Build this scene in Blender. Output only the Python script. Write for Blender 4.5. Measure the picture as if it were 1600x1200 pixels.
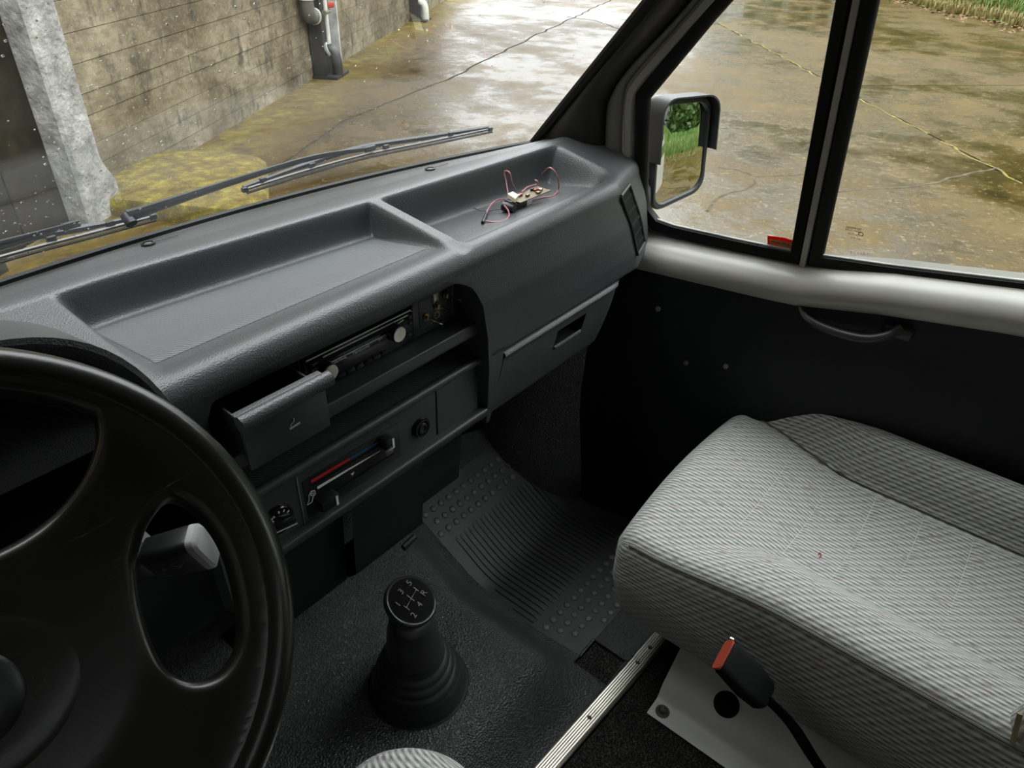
import bpy, bmesh, math, random
from mathutils import Vector, Matrix
RND = random.Random(11)
scene = bpy.context.scene
C = scene.collection
for o in list(bpy.data.objects):
    bpy.data.objects.remove(o, do_unlink=True)

# ------------------------------------------------------------------ camera
H = 1.28            # eye height above the cab floor; van coordinates below are written relative to the eye
F = 1120.0
PITCH, YAW, ROLL = math.radians(34.4), math.radians(51.8), math.radians(-1.9)
fw = Vector((math.sin(YAW)*math.cos(PITCH), math.cos(YAW)*math.cos(PITCH), -math.sin(PITCH)))
rt = Vector((math.cos(YAW), -math.sin(YAW), 0))
dn = fw.cross(rt)
c_, s_ = math.cos(ROLL), math.sin(ROLL)
RT = rt*c_ + dn*s_
DN = -rt*s_ + dn*c_
cam_d = bpy.data.cameras.new('camera')
cam_d.sensor_width = 36; cam_d.lens = F/1600*36; cam_d.clip_start = 0.01; cam_d.clip_end = 300
cam = bpy.data.objects.new('camera', cam_d); C.objects.link(cam)
m = Matrix((RT, -DN, -fw)).transposed().to_4x4()
m.translation = Vector((0, 0, H))
cam.matrix_world = m
scene.camera = cam

# ------------------------------------------------------------------ overcast sky and exposure
world = bpy.data.worlds.new('overcast_sky'); scene.world = world
world.use_nodes = True
wn = world.node_tree.nodes; wl = world.node_tree.links
bg = wn['Background']
tc = wn.new('ShaderNodeTexCoord'); sp = wn.new('ShaderNodeSeparateXYZ'); rp = wn.new('ShaderNodeValToRGB')
wl.new(tc.outputs['Generated'], sp.inputs[0]); wl.new(sp.outputs['Z'], rp.inputs[0]); wl.new(rp.outputs[0], bg.inputs[0])
rp.color_ramp.elements[0].position = 0.0; rp.color_ramp.elements[0].color = (.36, .365, .365, 1)
rp.color_ramp.elements[1].position = 1.0; rp.color_ramp.elements[1].color = (1.50, 1.53, 1.57, 1)
bg.inputs[1].default_value = 5.8
scene.view_settings.view_transform = 'Standard'
scene.view_settings.look = 'None'
scene.view_settings.gamma = 1.0
scene.view_settings.use_curve_mapping = False
scene.view_settings.exposure = 0.0

# ------------------------------------------------------------------ pixel helpers (a pixel is only a direction)
def ray(x, y):
    return RT*((x-800)/F) + DN*((y-600)/F) + fw
def on_y(x, y, Y): d = ray(x, y); return d*(Y/d.y)
def on_x(x, y, X): d = ray(x, y); return d*(X/d.x)
def on_z(x, y, Z): d = ray(x, y); return d*(Z/d.z)
FLOOR = -H
GROUND = -1.85
def gnd(x, y): return on_z(x, y, GROUND)

# ------------------------------------------------------------------ materials
def new_mat(name):
    mt = bpy.data.materials.new(name); mt.use_nodes = True
    return mt, mt.node_tree.nodes, mt.node_tree.links, mt.node_tree.nodes['Principled BSDF']
def grain(n, l, b, scale, strength, dist=.0012, kind='voronoi', coord='Object'):
    t = n.new('ShaderNodeTexCoord')
    if kind == 'voronoi':
        v = n.new('ShaderNodeTexVoronoi'); v.inputs['Scale'].default_value = scale; out = v.outputs['Distance']
    else:
        v = n.new('ShaderNodeTexNoise'); v.inputs['Scale'].default_value = scale; v.inputs['Detail'].default_value = 3; out = v.outputs['Fac']
    l.new(t.outputs[coord], v.inputs['Vector'])
    bp = n.new('ShaderNodeBump'); bp.inputs['Strength'].default_value = strength; bp.inputs['Distance'].default_value = dist
    l.new(out, bp.inputs['Height']); l.new(bp.outputs[0], b.inputs['Normal'])
    return bp
def mat(name, col, rough=.5, metal=0, spec=.5, g=None, vary=0, coat=0):
    mt, n, l, b = new_mat(name)
    b.inputs['Base Color'].default_value = (*col, 1); b.inputs['Roughness'].default_value = rough
    b.inputs['Metallic'].default_value = metal; b.inputs['Specular IOR Level'].default_value = spec
    if coat: b.inputs['Coat Weight'].default_value = coat
    if vary:
        t = n.new('ShaderNodeTexCoord'); z = n.new('ShaderNodeTexNoise'); z.inputs['Scale'].default_value = 9; z.inputs['Detail'].default_value = 6
        l.new(t.outputs['Object'], z.inputs['Vector'])
        r = n.new('ShaderNodeValToRGB')
        r.color_ramp.elements[0].position = .3; r.color_ramp.elements[1].position = .7
        r.color_ramp.elements[0].color = (*[c*(1-vary) for c in col], 1); r.color_ramp.elements[1].color = (*[c*(1+vary) for c in col], 1)
        l.new(z.outputs['Fac'], r.inputs[0]); l.new(r.outputs[0], b.inputs['Base Color'])
    if g: grain(n, l, b, *g)
    return mt
def noise(n, l, vec, scale, detail=6, rough=.6):
    z = n.new('ShaderNodeTexNoise'); z.inputs['Scale'].default_value = scale; z.inputs['Detail'].default_value = detail
    z.inputs['Roughness'].default_value = rough
    l.new(vec, z.inputs['Vector']); return z.outputs['Fac']
def ramp(n, l, fac, stops):
    r = n.new('ShaderNodeValToRGB'); e = r.color_ramp.elements
    while len(e) < len(stops): e.new(.5)
    for i, (p, c) in enumerate(stops):
        e[i].position = p; e[i].color = (*c, 1) if len(c) == 3 else c
    l.new(fac, r.inputs[0]); return r.outputs[0]
def mixc(n, l, fac, a, b, mode='MIX'):
    x = n.new('ShaderNodeMix'); x.data_type = 'RGBA'; x.blend_type = mode
    if isinstance(fac, float): x.inputs[0].default_value = fac
    else: l.new(fac, x.inputs[0])
    for i, v in ((6, a), (7, b)):
        if isinstance(v, tuple): x.inputs[i].default_value = (*v, 1)
        else: l.new(v, x.inputs[i])
    return x.outputs[2]
def mth(n, l, op, a, b=None):
    x = n.new('ShaderNodeMath'); x.operation = op
    for i, v in enumerate((a, b)):
        if v is None: continue
        if isinstance(v, (int, float)): x.inputs[i].default_value = v
        else: l.new(v, x.inputs[i])
    return x.outputs[0]
def mapped(n, l, scale=(1, 1, 1), rot=(0, 0, 0), coord='Object'):
    t = n.new('ShaderNodeTexCoord'); mp = n.new('ShaderNodeMapping')
    mp.inputs['Scale'].default_value = scale; mp.inputs['Rotation'].default_value = rot
    l.new(t.outputs[coord], mp.inputs['Vector']); return mp.outputs[0]
def bump(n, l, b, h, strength, dist, prev=None):
    bp = n.new('ShaderNodeBump'); bp.inputs['Strength'].default_value = strength; bp.inputs['Distance'].default_value = dist
    l.new(h, bp.inputs['Height'])
    if prev: l.new(prev, bp.inputs['Normal'])
    l.new(bp.outputs[0], b.inputs['Normal']); return bp.outputs[0]

M = {}
M['dash'] = mat('dash_plastic', (.058, .062, .063), .40, g=(520, .35, .0012), vary=.06)
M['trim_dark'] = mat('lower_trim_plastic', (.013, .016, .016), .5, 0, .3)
M['dash_dark'] = mat('console_plastic', (.042, .046, .046), .40, g=(700, .22, .0008))
M['black_plastic'] = mat('black_plastic', (.010, .011, .011), .38)
M['black_matte'] = mat('black_matte', (.005, .0056, .0056), .7, 0, .12)
M['gloss_black'] = mat('gloss_black', (.008, .008, .009), .12)
M['wheel'] = mat('wheel_foam', (.0125, .0128, .0108), .27, g=(420, .05, .0006), vary=.2)
M['gaiter'] = mat('gaiter_rubber', (.022, .0235, .0235), .42, g=(300, .08, .0006))
M['numeral_grey'] = mat('worn_numeral', (.20, .20, .19), .35, .3)
M['knob_cap'] = mat('knob_cap_black', (.007, .007, .007), .18)
M['chrome'] = mat('chrome', (.62, .61, .57), .14, 1)
M['dull_metal'] = mat('dull_metal', (.45, .42, .36), .38, 1, vary=.3)
M['brass'] = mat('brass_nut', (.30, .215, .125), .35, 1, vary=.3)
M['knob_silver'] = mat('satin_knob', (.50, .49, .43), .25, .6, vary=.2)
M['dull_screw'] = mat('dull_screw', (.12, .12, .11), .5, .3)
M['silver_print'] = mat('silver_print', (.55, .55, .52), .5)
M['dim_print'] = mat('dim_print', (.16, .16, .155), .6)
M['white_print'] = mat('white_print', (.75, .74, .68), .5)
M['red_print'] = mat('red_print', (.42, .015, .012), .5)
M['blue_print'] = mat('blue_print', (.012, .06, .13), .5)
M['red_plastic'] = mat('red_button', (.30, .045, .022), .45)
M['sill'] = mat('silver_paint', (.345, .335, .295), .33, 0, .5, vary=.05)
M['grey_paint'] = mat('grey_paint', (.18, .175, .15), .4, vary=.08)
M['rail_paint'] = mat('light_grey_paint', (.58, .58, .545), .36, vary=.08)
M['seal'] = mat('black_rubber_seal', (.004, .004, .004), .5, 0, .25)
M['door_card'] = mat('black_door_card', (.0045, .0058, .0058), .5, 0, .25, g=(400, .2, .001))
M['liner'] = mat('headliner_grey', (.05, .049, .046), .9)
M['pillar'] = mat('pillar_trim_black', (.02, .0195, .017), .42)
M['screen'] = mat('lcd_dark', (.028, .026, .034), .2)
M['pcb'] = mat('circuit_board_olive', (.16, .11, .045), .45, vary=.6)
M['cream'] = mat('cream_connector', (.75, .68, .42), .5)
M['wire'] = mat('pink_wire', (.42, .16, .19), .4)
M['wire_black'] = mat('black_wire', (.01, .01, .01), .4)
M['steel_dark'] = mat('dark_steel', (.028, .027, .024), .5, vary=.5)
M['steel_light'] = mat('galvanised_steel', (.42, .42, .40), .5, vary=.35)
M['pipe'] = mat('grey_pipe', (.10, .098, .085), .45, vary=.3)
M['pipe_light'] = mat('pale_pipe', (.50, .50, .45), .45, vary=.2)
M['body_paint'] = mat('van_body_paint', (.42, .41, .37), .3)
M['thread'] = mat('seam_thread', (.60, .60, .56), .8)
M['piping'] = mat('seat_piping', (.10, .10, .095), .85)
M['fray'] = mat('frayed_webbing', (.42, .34, .20), .9, vary=.4)
M['bark'] = mat('bark', (.08, .06, .04), .9, vary=.4)
M['mirror'] = mat('mirror_glass', (.82, .84, .82), .02, 1)

def m_grooved(name, col, period, ang, strength, rough=.5):
    mt, n, l, b = new_mat(name)
    v = mapped(n, l, rot=(0, 0, ang))
    s = n.new('ShaderNodeSeparateXYZ'); l.new(v, s.inputs[0])
    w = mth(n, l, 'SINE', mth(n, l, 'MULTIPLY', s.outputs['X'], 2*math.pi/period))
    f = mth(n, l, 'MULTIPLY_ADD', w, .5); f.node.inputs[2].default_value = .5
    l.new(mixc(n, l, f, tuple(c*.42 for c in col), tuple(c*1.5 for c in col)), b.inputs['Base Color'])
    b.inputs['Roughness'].default_value = rough
    bump(n, l, b, f, strength, .0012)
    return mt
M['tray_mat'] = m_grooved('ribbed_tray_mat', (.085, .09, .09), .0042, math.radians(-50), .6, .5)
M['cubby_mat'] = m_grooved('ribbed_cubby_mat', (.035, .037, .037), .0042, math.radians(-50), .6, .5)
M['floor_rubber'] = mat('grained_floor_rubber', (.064, .0655, .0645), .29, g=(300, 1.0, .0026), vary=.12)
M['mat_rubber'] = mat('worn_mat_rubber', (.037, .0375, .0365), .42, g=(700, .3, .001), vary=.25)
M['mat_bump'] = mat('lit_bump_rubber', (.115, .115, .108), .42, vary=.35)  # bump rubber paler than the mat, light from the right put into its colour

def m_carpet():
    mt, n, l, b = new_mat('black_carpet')
    v = mapped(n, l)
    z = noise(n, l, v, 260, 4, .8)
    z2 = noise(n, l, v, 45, 4, .6)
    c = ramp(n, l, z, [(.36, (.007, .007, .007)), (.50, (.040, .040, .037)), (.62, (.22, .215, .195))])
    l.new(mixc(n, l, z2, c, (.006, .006, .006)), b.inputs['Base Color'])
    b.inputs['Roughness'].default_value = 1; b.inputs['Specular IOR Level'].default_value = .1
    bump(n, l, b, z, 1.0, .006)
    return mt
M['carpet'] = m_carpet()

def m_fabric(name, light=(.58, .58, .55), dark=(.095, .10, .098), period=.0074):
    """woven seat cloth: narrow stripes of short dashes with stray red, teal and blue flecks (UV in metres)"""
    mt, n, l, b = new_mat(name)
    t = n.new('ShaderNodeTexCoord'); s = n.new('ShaderNodeSeparateXYZ'); l.new(t.outputs['UV'], s.inputs[0])
    u, v = s.outputs['X'], s.outputs['Y']
    wob = noise(n, l, mapped(n, l, (60, 25, 1), coord='UV'), 1, 3)
    uu = mth(n, l, 'ADD', u, mth(n, l, 'MULTIPLY', wob, .0022))
    st = mth(n, l, 'SINE', mth(n, l, 'MULTIPLY', uu, 2*math.pi/period))
    row = mth(n, l, 'FLOOR', mth(n, l, 'DIVIDE', uu, period))
    ph = mth(n, l, 'MULTIPLY', row, 2.4)
    da = mth(n, l, 'SINE', mth(n, l, 'ADD', mth(n, l, 'MULTIPLY', v, 2*math.pi/.021), ph))
    k = mth(n, l, 'ADD', mth(n, l, 'MULTIPLY', st, .34), mth(n, l, 'MULTIPLY', da, .13))
    fine = noise(n, l, mapped(n, l, (900, 420, 1), coord='UV'), 1, 2, .7)
    k = mth(n, l, 'ADD', mth(n, l, 'ADD', k, .26), mth(n, l, 'MULTIPLY', fine, .52))
    kc = n.new('ShaderNodeClamp'); l.new(k, kc.inputs[0])
    base = mixc(n, l, kc.outputs[0], dark, light)
    fl = noise(n, l, mapped(n, l, (190, 42, 1), coord='UV'), 1, 1, .5)
    fl2 = noise(n, l, mapped(n, l, (170, 36, 1), coord='UV'), 1.3, 1, .5)
    red = ramp(n, l, fl, [(.655, (0, 0, 0)), (.70, (1, 1, 1))]); teal = ramp(n, l, fl2, [(.655, (0, 0, 0)), (.70, (1, 1, 1))])
    base = mixc(n, l, mth(n, l, 'MULTIPLY', red, .55), base, (.20, .075, .085))
    base = mixc(n, l, mth(n, l, 'MULTIPLY', teal, .55), base, (.085, .17, .16))
    l.new(base, b.inputs['Base Color'])
    b.inputs['Roughness'].default_value = .95; b.inputs['Specular IOR Level'].default_value = .15
    b.inputs['Sheen Weight'].default_value = .15
    bump(n, l, b, kc.outputs[0], .5, .0012)
    return mt
M['fabric'] = m_fabric('grey_striped_seat_cloth')

def m_glass(name, tint=(1, 1, 1), refl=.35):
    mt = bpy.data.materials.new(name); mt.use_nodes = True
    n, l = mt.node_tree.nodes, mt.node_tree.links
    n.remove(n['Principled BSDF']); out = n['Material Output']
    tr = n.new('ShaderNodeBsdfTransparent'); tr.inputs[0].default_value = (*tint, 1)
    gl = n.new('ShaderNodeBsdfGlossy'); gl.inputs['Roughness'].default_value = .01
    lw = n.new('ShaderNodeLayerWeight'); lw.inputs[0].default_value = .12
    f = mth(n, l, 'MULTIPLY', lw.outputs['Fresnel'], refl)
    mx = n.new('ShaderNodeMixShader'); l.new(f, mx.inputs[0]); l.new(tr.outputs[0], mx.inputs[1]); l.new(gl.outputs[0], mx.inputs[2])
    l.new(mx.outputs[0], out.inputs[0]); return mt
def m_film(name, col):
    mt = bpy.data.materials.new(name); mt.use_nodes = True; n, l = mt.node_tree.nodes, mt.node_tree.links
    n.remove(n['Principled BSDF']); a = n.new('ShaderNodeBsdfDiffuse'); t = n.new('ShaderNodeBsdfTranslucent'); x = n.new('ShaderNodeMixShader')
    a.inputs[0].default_value = t.inputs[0].default_value = (*col, 1); x.inputs[0].default_value = .5
    l.new(a.outputs[0], x.inputs[1]); l.new(t.outputs[0], x.inputs[2]); l.new(x.outputs[0], n['Material Output'].inputs[0]); return mt
M['film_red'] = m_film('red_sticker_film', (.55, .02, .02)); M['film_cream'] = m_film('cream_sticker_film', (.62, .48, .20))
M['glass'] = m_glass('window_glass', (.95, .965, .955), .25)
mt, n, l, b = new_mat('water_drop')
b.inputs['Base Color'].default_value = (.95, .97, .97, 1); b.inputs['Roughness'].default_value = .03
b.inputs['Transmission Weight'].default_value = 1; b.inputs['IOR'].default_value = 1.33
M['drop'] = mt

def m_wall():
    mt, n, l, b = new_mat('stained_board_concrete')
    v = mapped(n, l)
    big = noise(n, l, v, .9, 5, .65); mid = noise(n, l, v, 4.5, 7, .7)
    streak = noise(n, l, mapped(n, l, (3.2, 3.2, .5)), 2.4, 7, .72)
    fine = noise(n, l, v, 38, 5, .75)
    grainl = noise(n, l, mapped(n, l, (5, 5, 12)), 1.6, 5, .7)
    c = ramp(n, l, big, [(.36, (.11, .085, .045)), (.50, (.21, .175, .11)), (.64, (.30, .26, .18))])
    dk = ramp(n, l, mth(n, l, 'ADD', mth(n, l, 'MULTIPLY', mid, .55), mth(n, l, 'MULTIPLY', streak, .45)), [(.50, (0, 0, 0)), (.62, (1, 1, 1))])
    c = mixc(n, l, mth(n, l, 'MULTIPLY', dk, .85), c, (.030, .026, .014))
    fl = ramp(n, l, fine, [(.58, (0, 0, 0)), (.68, (1, 1, 1))])
    c = mixc(n, l, mth(n, l, 'MULTIPLY', fl, .6), c, (.42, .385, .28))
    pit = ramp(n, l, fine, [(.30, (1, 1, 1)), (.36, (0, 0, 0))])
    c = mixc(n, l, mth(n, l, 'MULTIPLY', pit, .7), c, (.02, .018, .012))
    gr = ramp(n, l, grainl, [(.40, (.72, .72, .72)), (.6, (1.08, 1.08, 1.08))])
    c = mixc(n, l, 1.0, c, gr, 'MULTIPLY')
    l.new(c, b.inputs['Base Color']); b.inputs['Roughness'].default_value = .8
    h = mth(n, l, 'ADD', mth(n, l, 'MULTIPLY', grainl, .6), mth(n, l, 'MULTIPLY', fine, .5))
    bump(n, l, b, h, .6, .012)
    return mt
M['wall'] = m_wall()

WU = Vector((.846, .533, 0)).normalized(); WN = Vector((WU.y, -WU.x, 0)); W0 = Vector((1.88, 5.14, 0))   # concrete wall: direction, outward normal, point
def m_ground(name, brown=.5, wet=.5):
    """rain-soaked yard concrete: brown film, pale worn patches, standing water; moss grows along the wall foot"""
    mt, n, l, b = new_mat(name)
    v = mapped(n, l)
    big = noise(n, l, v, .32, 6, .6); mid = noise(n, l, v, 1.7, 7, .65); fine = noise(n, l, v, 22, 5, .7)
    mic = noise(n, l, v, 110, 3, .7)
    c = ramp(n, l, mid, [(.32, (.016, .0095, .0018)), (.50, (.047, .029, .0058)), (.68, (.085, .057, .016))])
    pale = ramp(n, l, big, [(.44, (0, 0, 0)), (.62, (1, 1, 1))])
    c = mixc(n, l, mth(n, l, 'MULTIPLY', pale, .6*(1-brown)+.2), c, (.088, .066, .031))
    sp_ = ramp(n, l, fine, [(.57, (0, 0, 0)), (.66, (1, 1, 1))])
    c = mixc(n, l, mth(n, l, 'MULTIPLY', sp_, .6), c, (.19, .14, .06))
    dk = ramp(n, l, fine, [(.30, (1, 1, 1)), (.40, (0, 0, 0))])
    c = mixc(n, l, mth(n, l, 'MULTIPLY', dk, .5), c, (.018, .013, .005))
    # moss by the wall foot: world position against the wall line
    g = n.new('ShaderNodeNewGeometry'); dp = n.new('ShaderNodeVectorMath'); dp.operation = 'DOT_PRODUCT'
    l.new(g.outputs['Position'], dp.inputs[0]); dp.inputs[1].default_value = WN
    dist = mth(n, l, 'SUBTRACT', dp.outputs['Value'], W0.dot(WN))
    mz = mth(n, l, 'ADD', dist, mth(n, l, 'MULTIPLY', mth(n, l, 'SUBTRACT', mid, .5), 1.6))
    mo = ramp(n, l, mth(n, l, 'MULTIPLY', mz, .5), [(.0, (.9, .9, .9)), (.22, (.6, .6, .6)), (.42, (0, 0, 0))])
    mossc = ramp(n, l, noise(n, l, v, 7, 6, .7), [(.36, (.075, .052, .022)), (.52, (.14, .105, .024)), (.68, (.23, .195, .05))])
    c = mixc(n, l, mth(n, l, 'MULTIPLY', mo, .85), c, mossc)
    l.new(c, b.inputs['Base Color'])
    wetm = mth(n, l, 'ADD', mth(n, l, 'ADD', mth(n, l, 'MULTIPLY', big, .5), mth(n, l, 'MULTIPLY', mid, .42)), mth(n, l, 'MULTIPLY', fine, .08))
    rr = ramp(n, l, wetm, [(.40, (.04,)*3), (.475, (.09,)*3), (.53, (.30,)*3), (.64, (.50,)*3)])
    rr = mixc(n, l, mo, rr, (.7, .7, .7))
    l.new(rr, b.inputs['Roughness'])
    sl = ramp(n, l, rr, [(.05, (wet,)*3), (.2, (wet*.38,)*3), (.45, (wet*.2,)*3)])
    l.new(sl, b.inputs['Specular IOR Level'])
    hm = mth(n, l, 'ADD', mth(n, l, 'MULTIPLY', fine, .5), mth(n, l, 'MULTIPLY', mic, .5))
    bump(n, l, b, mth(n, l, 'MULTIPLY', hm, mth(n, l, 'ADD', rr, .03)), .8, .03)
    return mt
M['ground_a'] = m_ground('wet_yard_concrete', .75, .5)
M['ground_c'] = m_ground('wet_coarse_concrete', .30, .45)
def m_moss(name, a, bb, c):
    mt, n, l, b = new_mat(name)
    v = mapped(n, l); z = noise(n, l, v, 9, 7, .7)
    l.new(ramp(n, l, z, [(.34, a), (.5, bb), (.66, c)]), b.inputs['Base Color'])
    b.inputs['Roughness'].default_value = .9
    bump(n, l, b, noise(n, l, v, 60, 4, .7), .8, .02)
    return mt
M['moss'] = m_moss('yellow_moss', (.07, .046, .014), (.135, .10, .014), (.26, .22, .03))
M['joint'] = m_moss('mossy_joint_dirt', (.006, .005, .003), (.015, .012, .005), (.04, .035, .012))
M['joint_moss'] = m_moss('joint_moss', (.035, .026, .008), (.12, .10, .014), (.26, .22, .035))
M['crack'] = m_moss('dirt_filled_crack', (.02, .015, .008), (.05, .04, .02), (.10, .08, .04))
M['bank'] = m_moss('grass_bank_soil', (.05, .045, .015), (.08, .12, .02), (.14, .15, .04))
M['leaf_dead'] = mat('dead_leaf', (.12, .062, .022), .7, vary=.4)
def m_blade(name, a, c):
    mt, n, l, b = new_mat(name)
    oi = n.new('ShaderNodeNewGeometry')
    l.new(ramp(n, l, oi.outputs['Random Per Island'], [(.0, a), (1., c)]), b.inputs['Base Color'])
    b.inputs['Roughness'].default_value = .55
    return mt
M['grass'] = m_blade('grass_blades', (.035, .10, .008), (.115, .20, .028))
M['dry_grass'] = m_blade('dry_grass_blades', (.085, .075, .016), (.22, .165, .045))
M['tree_leaf'] = m_blade('tree_leaves', (.025, .06, .012), (.08, .14, .03))

# ------------------------------------------------------------------ mesh building
class MB:
    def __init__(s): s.v = []; s.f = []; s.uv = None
    def add(s, vs, fs):
        o = len(s.v); s.v += [Vector(p) for p in vs]; s.f += [[i+o for i in q] for q in fs]; return s
    def box(s, c, size, rot=None, bevel=0, seg=2):
        bm = bmesh.new(); bmesh.ops.create_cube(bm, size=1)
        for v in bm.verts: v.co = Vector((v.co.x*size[0], v.co.y*size[1], v.co.z*size[2]))
        if bevel: bmesh.ops.bevel(bm, geom=list(bm.edges), offset=bevel, segments=seg, profile=.5, affect='EDGES')
        if rot is not None: bmesh.ops.transform(bm, matrix=rot.to_4x4(), verts=bm.verts)
        bm.verts.index_update(); bm.verts.ensure_lookup_table()
        s.add([v.co+Vector(c) for v in bm.verts], [[v.index for v in f.verts] for f in bm.faces]); bm.free(); return s
    def loft(s, secs, closed=False, cap=False, loop=False):
        n = len(secs[0]); k = len(secs); vs = [p for q in secs for p in q]; fs = []
        for i in range(k if loop else k-1):
            i2 = (i+1) % k
            for j in range(n if closed else n-1):
                j2 = (j+1) % n
                fs.append([i*n+j, i*n+j2, i2*n+j2, i2*n+j])
        if cap:
            fs.append(list(range(n))[::-1]); fs.append([(k-1)*n+j for j in range(n)])
        return s.add(vs, fs)
    def tube(s, path, r, n=8, cap=True, loop=False, flat=1.0, up=None):
        path = [Vector(p) for p in path]; secs = []
        prev = None
        for i, p in enumerate(path):
            a = path[i-1] if i > 0 else (path[-1] if loop else p); b = path[(i+1) % len(path)] if (i < len(path)-1 or loop) else p
            t = (b-a).normalized()
            if prev is None:
                u = Vector(up) if up else (Vector((0, 0, 1)) if abs(t.z) < .9 else Vector((1, 0, 0)))
            else: u = prev
            u = (u - t*u.dot(t)).normalized(); w = t.cross(u); prev = u
            rr = r[i] if isinstance(r, (list, tuple)) else r
            secs.append([p + u*(rr*flat*math.cos(2*math.pi*j/n)) + w*(rr*math.sin(2*math.pi*j/n)) for j in range(n)])
        return s.loft(secs, True, cap and not loop, loop)
    def lathe(s, prof, o, axis=(0, 0, 1), n=24, ox=None, sx=1.0, cap=True):
        """prof: (radius, height) pairs around axis; sx squashes the second direction"""
        a = Vector(axis).normalized(); u = Vector(ox) if ox else (Vector((1, 0, 0)) if abs(a.x) < .9 else Vector((0, 1, 0)))
        u = (u-a*u.dot(a)).normalized(); w = a.cross(u); o = Vector(o)
        secs = [[o+a*h+u*(r*math.cos(2*math.pi*j/n))+w*(r*sx*math.sin(2*math.pi*j/n)) for j in range(n)] for r, h in prof]
        return s.loft(secs, True, cap)
    def prism(s, pts, vec):
        n = len(pts); vec = Vector(vec); pts = [Vector(p) for p in pts]
        return s.add(pts+[p+vec for p in pts], [list(range(n))[::-1], list(range(n, 2*n))]+[[i, (i+1) % n, n+(i+1) % n, n+i] for i in range(n)])
    def grid(s, fn, us, vs):
        return s.loft([[fn(u, v) for v in vs] for u in us])

BASES = {}
def base_of(p): return BASES[p.name]
def put(name, mb, material, parent=None, base=(0, 0, 0), smooth=True, angle=40):
    """links one mesh object; coordinates in mb are eye-relative, origin at base (or the parent thing's base)"""
    b = base_of(parent) if parent else Vector(base)
    me = bpy.data.meshes.new(name)
    me.from_pydata([tuple(v-b) for v in mb.v], [], mb.f)
    bm = bmesh.new(); bm.from_mesh(me); bmesh.ops.recalc_face_normals(bm, faces=bm.faces); bm.to_mesh(me); bm.free()
    if mb.uv:
        uvl = me.uv_layers.new(name='UVMap')
        for lp in me.loops: uvl.data[lp.index].uv = mb.uv[lp.vertex_index]
    me.materials.append(M[material])
    if smooth:
        for p in me.polygons: p.use_smooth = True
        me.set_sharp_from_angle(angle=math.radians(angle))
    o = bpy.data.objects.new(name, me); C.objects.link(o)
    if parent: o.parent = parent
    else: o.location = b+Vector((0, 0, H))
    BASES[o.name] = b
    return o
def tag(o, label=None, cat=None, group=None, kind=None):
    if label: o['label'] = label
    if cat: o['category'] = cat
    if group: o['group'] = group
    if kind: o['kind'] = kind
    return o
def thing(name, base, label=None, cat=None, group=None, kind=None):
    o = bpy.data.objects.new(name, None); o.empty_display_size = .05; C.objects.link(o)
    o.location = Vector(base)+Vector((0, 0, H)); BASES[o.name] = Vector(base)
    return tag(o, label, cat, group, kind)
def clone(o, name, parent, off):
    """copy of a part with shared mesh, shifted by off inside its parent"""
    c = o.copy(); c.name = name; c.parent = parent; C.objects.link(c); c.location = Vector(off); BASES[c.name] = base_of(parent); return c
DG = bpy.context.evaluated_depsgraph_get
def text(name, s, size, o, xd, yd, material, parent, depth=.0002, align='CENTER'):
    cu = bpy.data.curves.new(name, 'FONT'); cu.body = s; cu.size = size; cu.align_x = align; cu.align_y = 'CENTER'; cu.extrude = depth
    cu.resolution_u = 3
    ob = bpy.data.objects.new(name, cu); C.objects.link(ob)
    me = bpy.data.meshes.new_from_object(ob.evaluated_get(DG()))
    bpy.data.objects.remove(ob); bpy.data.curves.remove(cu)
    xd = Vector(xd).normalized(); yd = Vector(yd).normalized(); zd = xd.cross(yd); o = Vector(o)
    mb = MB(); mb.add([o+xd*v.co.x+yd*v.co.y+zd*v.co.z for v in me.vertices], [list(p.vertices) for p in me.polygons])
    bpy.data.meshes.remove(me)
    return put(name, mb, material, parent, smooth=False)
def chaikin(p, it=2):
    for _ in range(it):
        q = [p[0]]
        for a, b in zip(p[:-1], p[1:]):
            q += [tuple(x*.75+y*.25 for x, y in zip(a, b)), tuple(x*.25+y*.75 for x, y in zip(a, b))]
        p = q+[p[-1]]
    return p
def sst(a, b, x):
    t = min(1, max(0, (x-a)/(b-a))); return t*t*(3-2*t)
def lerp(a, b, t): return a+(b-a)*t
def lin(a, b, n): return [a+(b-a)*i/(n-1) for i in range(n)]
def interp(tab, x):
    if x <= tab[0][0]: return tab[0][1]
    for (a, p), (b, q) in zip(tab[:-1], tab[1:]):
        if x <= b: return p+(q-p)*(x-a)/(b-a)
    return tab[-1][1]
def bez(pts, n=24):
    """smooth curve through points (Catmull-Rom)"""
    P = [Vector(p) for p in pts]; P = [P[0]*2-P[1]]+P+[P[-1]*2-P[-2]]; out = []
    k = max(2, n//(len(P)-3))
    for i in range(1, len(P)-2):
        a, b, c, d = P[i-1:i+3]
        for j in range(k):
            t = j/k
            out.append(.5*((2*b)+(c-a)*t+(2*a-5*b+4*c-d)*t*t+(3*b-a-3*c+d)*t**3))
    return out+[P[-2]]
def rrect(w, h, r, n=5):
    out = []
    for cx, cy, a0 in ((w/2-r, h/2-r, 0), (-w/2+r, h/2-r, 90), (-w/2+r, -h/2+r, 180), (w/2-r, -h/2+r, 270)):
        for i in range(n+1):
            a = math.radians(a0+90*i/n); out.append((cx+r*math.cos(a), cy+r*math.sin(a)))
    return out
def frame(o, xd, yd):
    o, xd, yd = Vector(o), Vector(xd).normalized(), Vector(yd).normalized()
    return lambda x, y, z=0: o+xd*x+yd*y+xd.cross(yd)*z

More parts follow.
